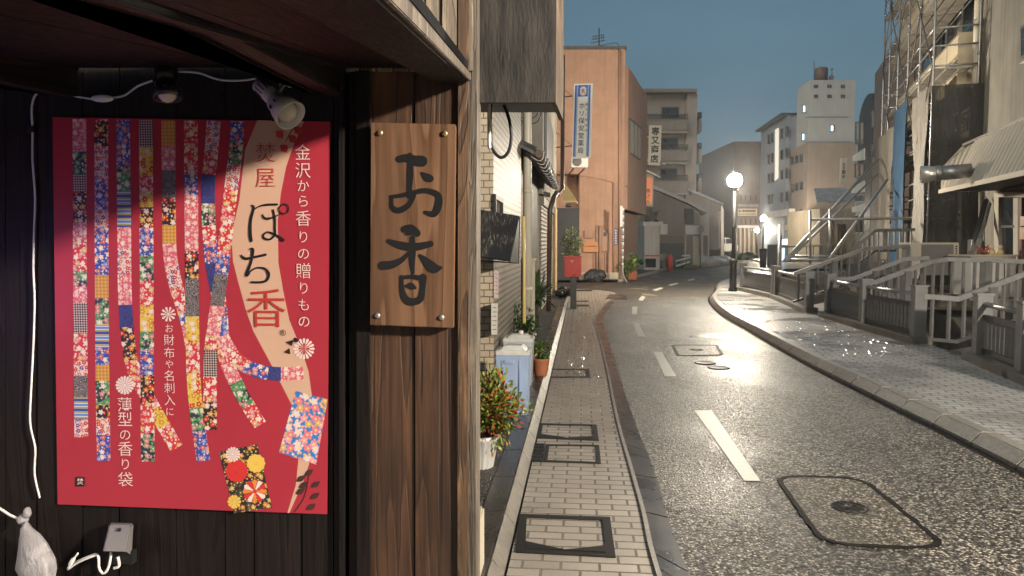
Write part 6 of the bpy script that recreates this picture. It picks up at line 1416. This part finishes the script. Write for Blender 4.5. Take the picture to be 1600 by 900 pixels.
# litter bin, cabinet
lb_ = thing('litter_bin', 'dark tapered litter bin on the pavement under the second lamp', 'bin', G(1192, 418, PZ)); c = G(1192, 418, PZ); mb = MB(); mb.lathe([(.16, 0), (.22, 1.0)], c, (0, 0, 1), 20); mb.build('body', DARKW, lb_); mb = MB(); mb.lathe([(.24, 1.0), (.24, 1.06), (.1, 1.12)], c, (0, 0, 1), 20); mb.build('rim', DARKW, lb_)
uc = thing('utility_cabinet', 'grey utility cabinet standing past the litter bin', 'cabinet', at(1207, 406, 44)); mb = MB(); c = at(1207, 396, 44); mb.box((c.x, c.y, .75), (.5, .4, 1.3)); mb.build('case', GREYP, uc, bevel=.02); mb = MB(); mb.box((c.x, c.y, 1.42), (.56, .46, .05)); mb.build('cap', GREYP, uc)
fr = bridge_rail('plain low railing along the far canal bank under the tall white building', [at(1222, 386, 40), at(1255, 385, 40), at(1300, 383, 38)], .8, .5, .06)
# ------------------------------------------------------------------ street lamps
LAMPM = M('lamp_post_paint', (.014, .014, .013), .5, .2, 8, .1, metal=.2)
GLOBE = emit('lamp_globe', (1.0, .88, .70), LAMP_E); GLOBE0 = emit('assumed_lamp_globe', (1.0, .89, .74), LAMP0_E); GLOBE2 = emit('far_lamp_globe', (1.0, .87, .68), LAMP2_E)
def lamp_proto(label):
    t = thing('street_lamp', label, 'street lamp', (0, 0, 0), 'lit globe street lamps'); mb = MB()
    mb.lathe([(.13, 0), (.13, .08), (.105, .10), (.10, .85), (.12, .88), (.12, .94), (.085, .98)], (0, 0, 0), (0, 0, 1), 20); mb.build('base', LAMPM, t)
    mb = MB(); mb.lathe([(.062, .98), (.055, 1.9), (.07, 1.92), (.07, 1.97), (.052, 2.0), (.045, 3.05)], (0, 0, 0), (0, 0, 1), 16); mb.build('pole', LAMPM, t)
    mb = MB(); mb.lathe([(.05, 3.05), (.09, 3.08), (.11, 3.14), (.08, 3.17)], (0, 0, 0), (0, 0, 1), 16); mb.build('collar', LAMPM, t)
    mb = MB(); mb.ball((0, 0, 3.33), .21, 3); mb.build('globe', GLOBE, t)
    mb = MB(); mb.lathe([(.10, 3.47), (.07, 3.53), (.02, 3.60)], (0, 0, 0), (0, 0, 1), 16); mb.build('finial', LAMPM, t)
    return t
lp0 = lamp_proto('lit globe lamp nearest the viewer, on the wet right pavement')
lp0.location = G(1145, 455, PZ)
for (x, y, z), lb in (((5.0, -1.25, PZ), 'assumed lit globe lamp, added out of view behind the viewer on the right pavement'), ((*at(1193, 341, 54).xy, at(1193, 341, 54).z - 3.33), 'lit globe lamp beyond the nearest one, over the litter bin'), ((*at(1183, 360, 72).xy, at(1183, 360, 72).z - 3.33), 'smallest lit globe lamp, left of the litter bin'), ((*at(1243, 352, 58).xy, at(1243, 352, 58).z - 3.33), 'lit globe lamp in front of the tall white building')):  # first one is unseen: assumed from the eave shadow, added as near light
    r_ = dup(lp0, (x, y, z), 0, lb)
    for ch in r_.children:
        if ch.name.startswith('globe'): ch.material_slots[0].link = 'OBJECT'; ch.material_slots[0].material = GLOBE0 if y < 0 else GLOBE2
ds = thing('direction_sign', 'pale horizontal guide sign on the pole behind the nearest lamp', 'sign', at(1169, 335, 30)); DP = front(30.0); mb = MB(); mb.tube([at(1152, 320, 30.05), (at(1152, 320, 30.05).x, 30.05, .1)], .03, 8); mb.bar(at(1152, 321, 30.03), at(1185, 321, 30.03), .06, .1); mb.build('pole', STEEL, ds); mb = MB(); pbox(mb, DP, (1153, 326, 1183, 337), -.05, 0); mb.build('board', CREAM, ds)
mb = MB(); ppoly(mb, DP, [(1154, 329.8), (1156, 328), (1156, 329.2), (1159, 329.2), (1159, 330.4), (1156, 330.4), (1156, 331.6)], .004)
for k in range(7): pbox(mb, DP, (1160.5 + k * 3, 328.2, 1162.6 + k * 3, 331), .002, .006)
for k in range(9): pbox(mb, DP, (1155 + k * 3, 334, 1157.2 + k * 3, 335), .002, .006)
mb.build('print_marks', DBROWN, ds)
# ------------------------------------------------------------------ air, sky, light, camera
if HAZE:
    hm = bpy.data.materials.new('night_haze'); hm.use_nodes = True; t = hm.node_tree; t.nodes.clear(); o_ = t.nodes.new('ShaderNodeOutputMaterial'); v = t.nodes.new('ShaderNodeVolumePrincipled')
    v.inputs['Color'].default_value = (.9, .93, 1, 1); v.inputs['Density'].default_value = HAZE; v.inputs['Anisotropy'].default_value = .8; t.links.new(v.outputs[0], o_.inputs['Volume'])
    mb = MB(); mb.box((20, 205, 20), (640, 620, 46)); tag(mb.build('haze', hm), kind='stuff')
w = bpy.data.worlds.new('World'); S.world = w; w.use_nodes = True; t = w.node_tree; t.nodes.clear(); n = N(t)
sky = n.new('ShaderNodeTexSky'); sky.sky_type = 'NISHITA'; sky.sun_disc = False; SUN_EL, SUN_AZ = R(17), R(232)
sky.sun_elevation = SUN_EL; sky.sun_rotation = SUN_AZ; sky.air_density = 1.2; sky.dust_density = 3.0; sky.ozone_density = 2.5
bgd = n.new('ShaderNodeBackground'); o_ = n.new('ShaderNodeOutputWorld')
cl_ = n.noise(n.map(n.new('ShaderNodeTexCoord').outputs['Generated'], (1.5, 1.5, 4)), 1.6, 5, .55)
hs = n.new('ShaderNodeMix', data_type='RGBA'); n.set(hs.inputs[0], .75); n.set(hs.inputs[6], sky.outputs[0]); n.set(hs.inputs[7], tuple(c / SKY_S for c in SKY_C)); t.links.new(n.mix(1.0, hs.outputs[2], n.val(cl_, [(.3, .86), (.7, 1.1)]), 'MULTIPLY'), bgd.inputs[0]); bgd.inputs[1].default_value = SKY_S; t.links.new(bgd.outputs[0], o_.inputs[0])
sl = bpy.data.lights.new('sun', 'SUN'); sl.energy = SUN_E; sl.angle = R(20); sl.color = (1, .89, .74); so = bpy.data.objects.new('sun', sl); COL.objects.link(so)
so.rotation_euler = V((-math.sin(SUN_AZ) * math.cos(SUN_EL), -math.cos(SUN_AZ) * math.cos(SUN_EL), -math.sin(SUN_EL))).to_track_quat('-Z', 'Y').to_euler()
cd_ = bpy.data.cameras.new('camera'); co = bpy.data.objects.new('camera', cd_); COL.objects.link(co); co.location = cam; co.rotation_euler = (math.pi / 2 - PITCH, 0, 0)
cd_.sensor_width = 36; cd_.lens = 36 * F / 1600; cd_.clip_start = .05; cd_.clip_end = 2000; S.camera = co
S.view_settings.view_transform = 'Standard'; S.view_settings.look = 'None'; S.view_settings.exposure = EXPO; S.view_settings.gamma = 1
S.render.engine = 'CYCLES'; cy = S.cycles; cy.use_denoising = True
try: cy.denoiser = 'OPENIMAGEDENOISE'
except Exception: pass
cy.max_bounces = 6; cy.diffuse_bounces = 3; cy.glossy_bounces = 3; cy.transmission_bounces = 4; cy.transparent_max_bounces = 8; cy.volume_bounces = 0; cy.sample_clamp_indirect = 3; cy.caustics_reflective = False; cy.caustics_refractive = False; cy.use_light_tree = True
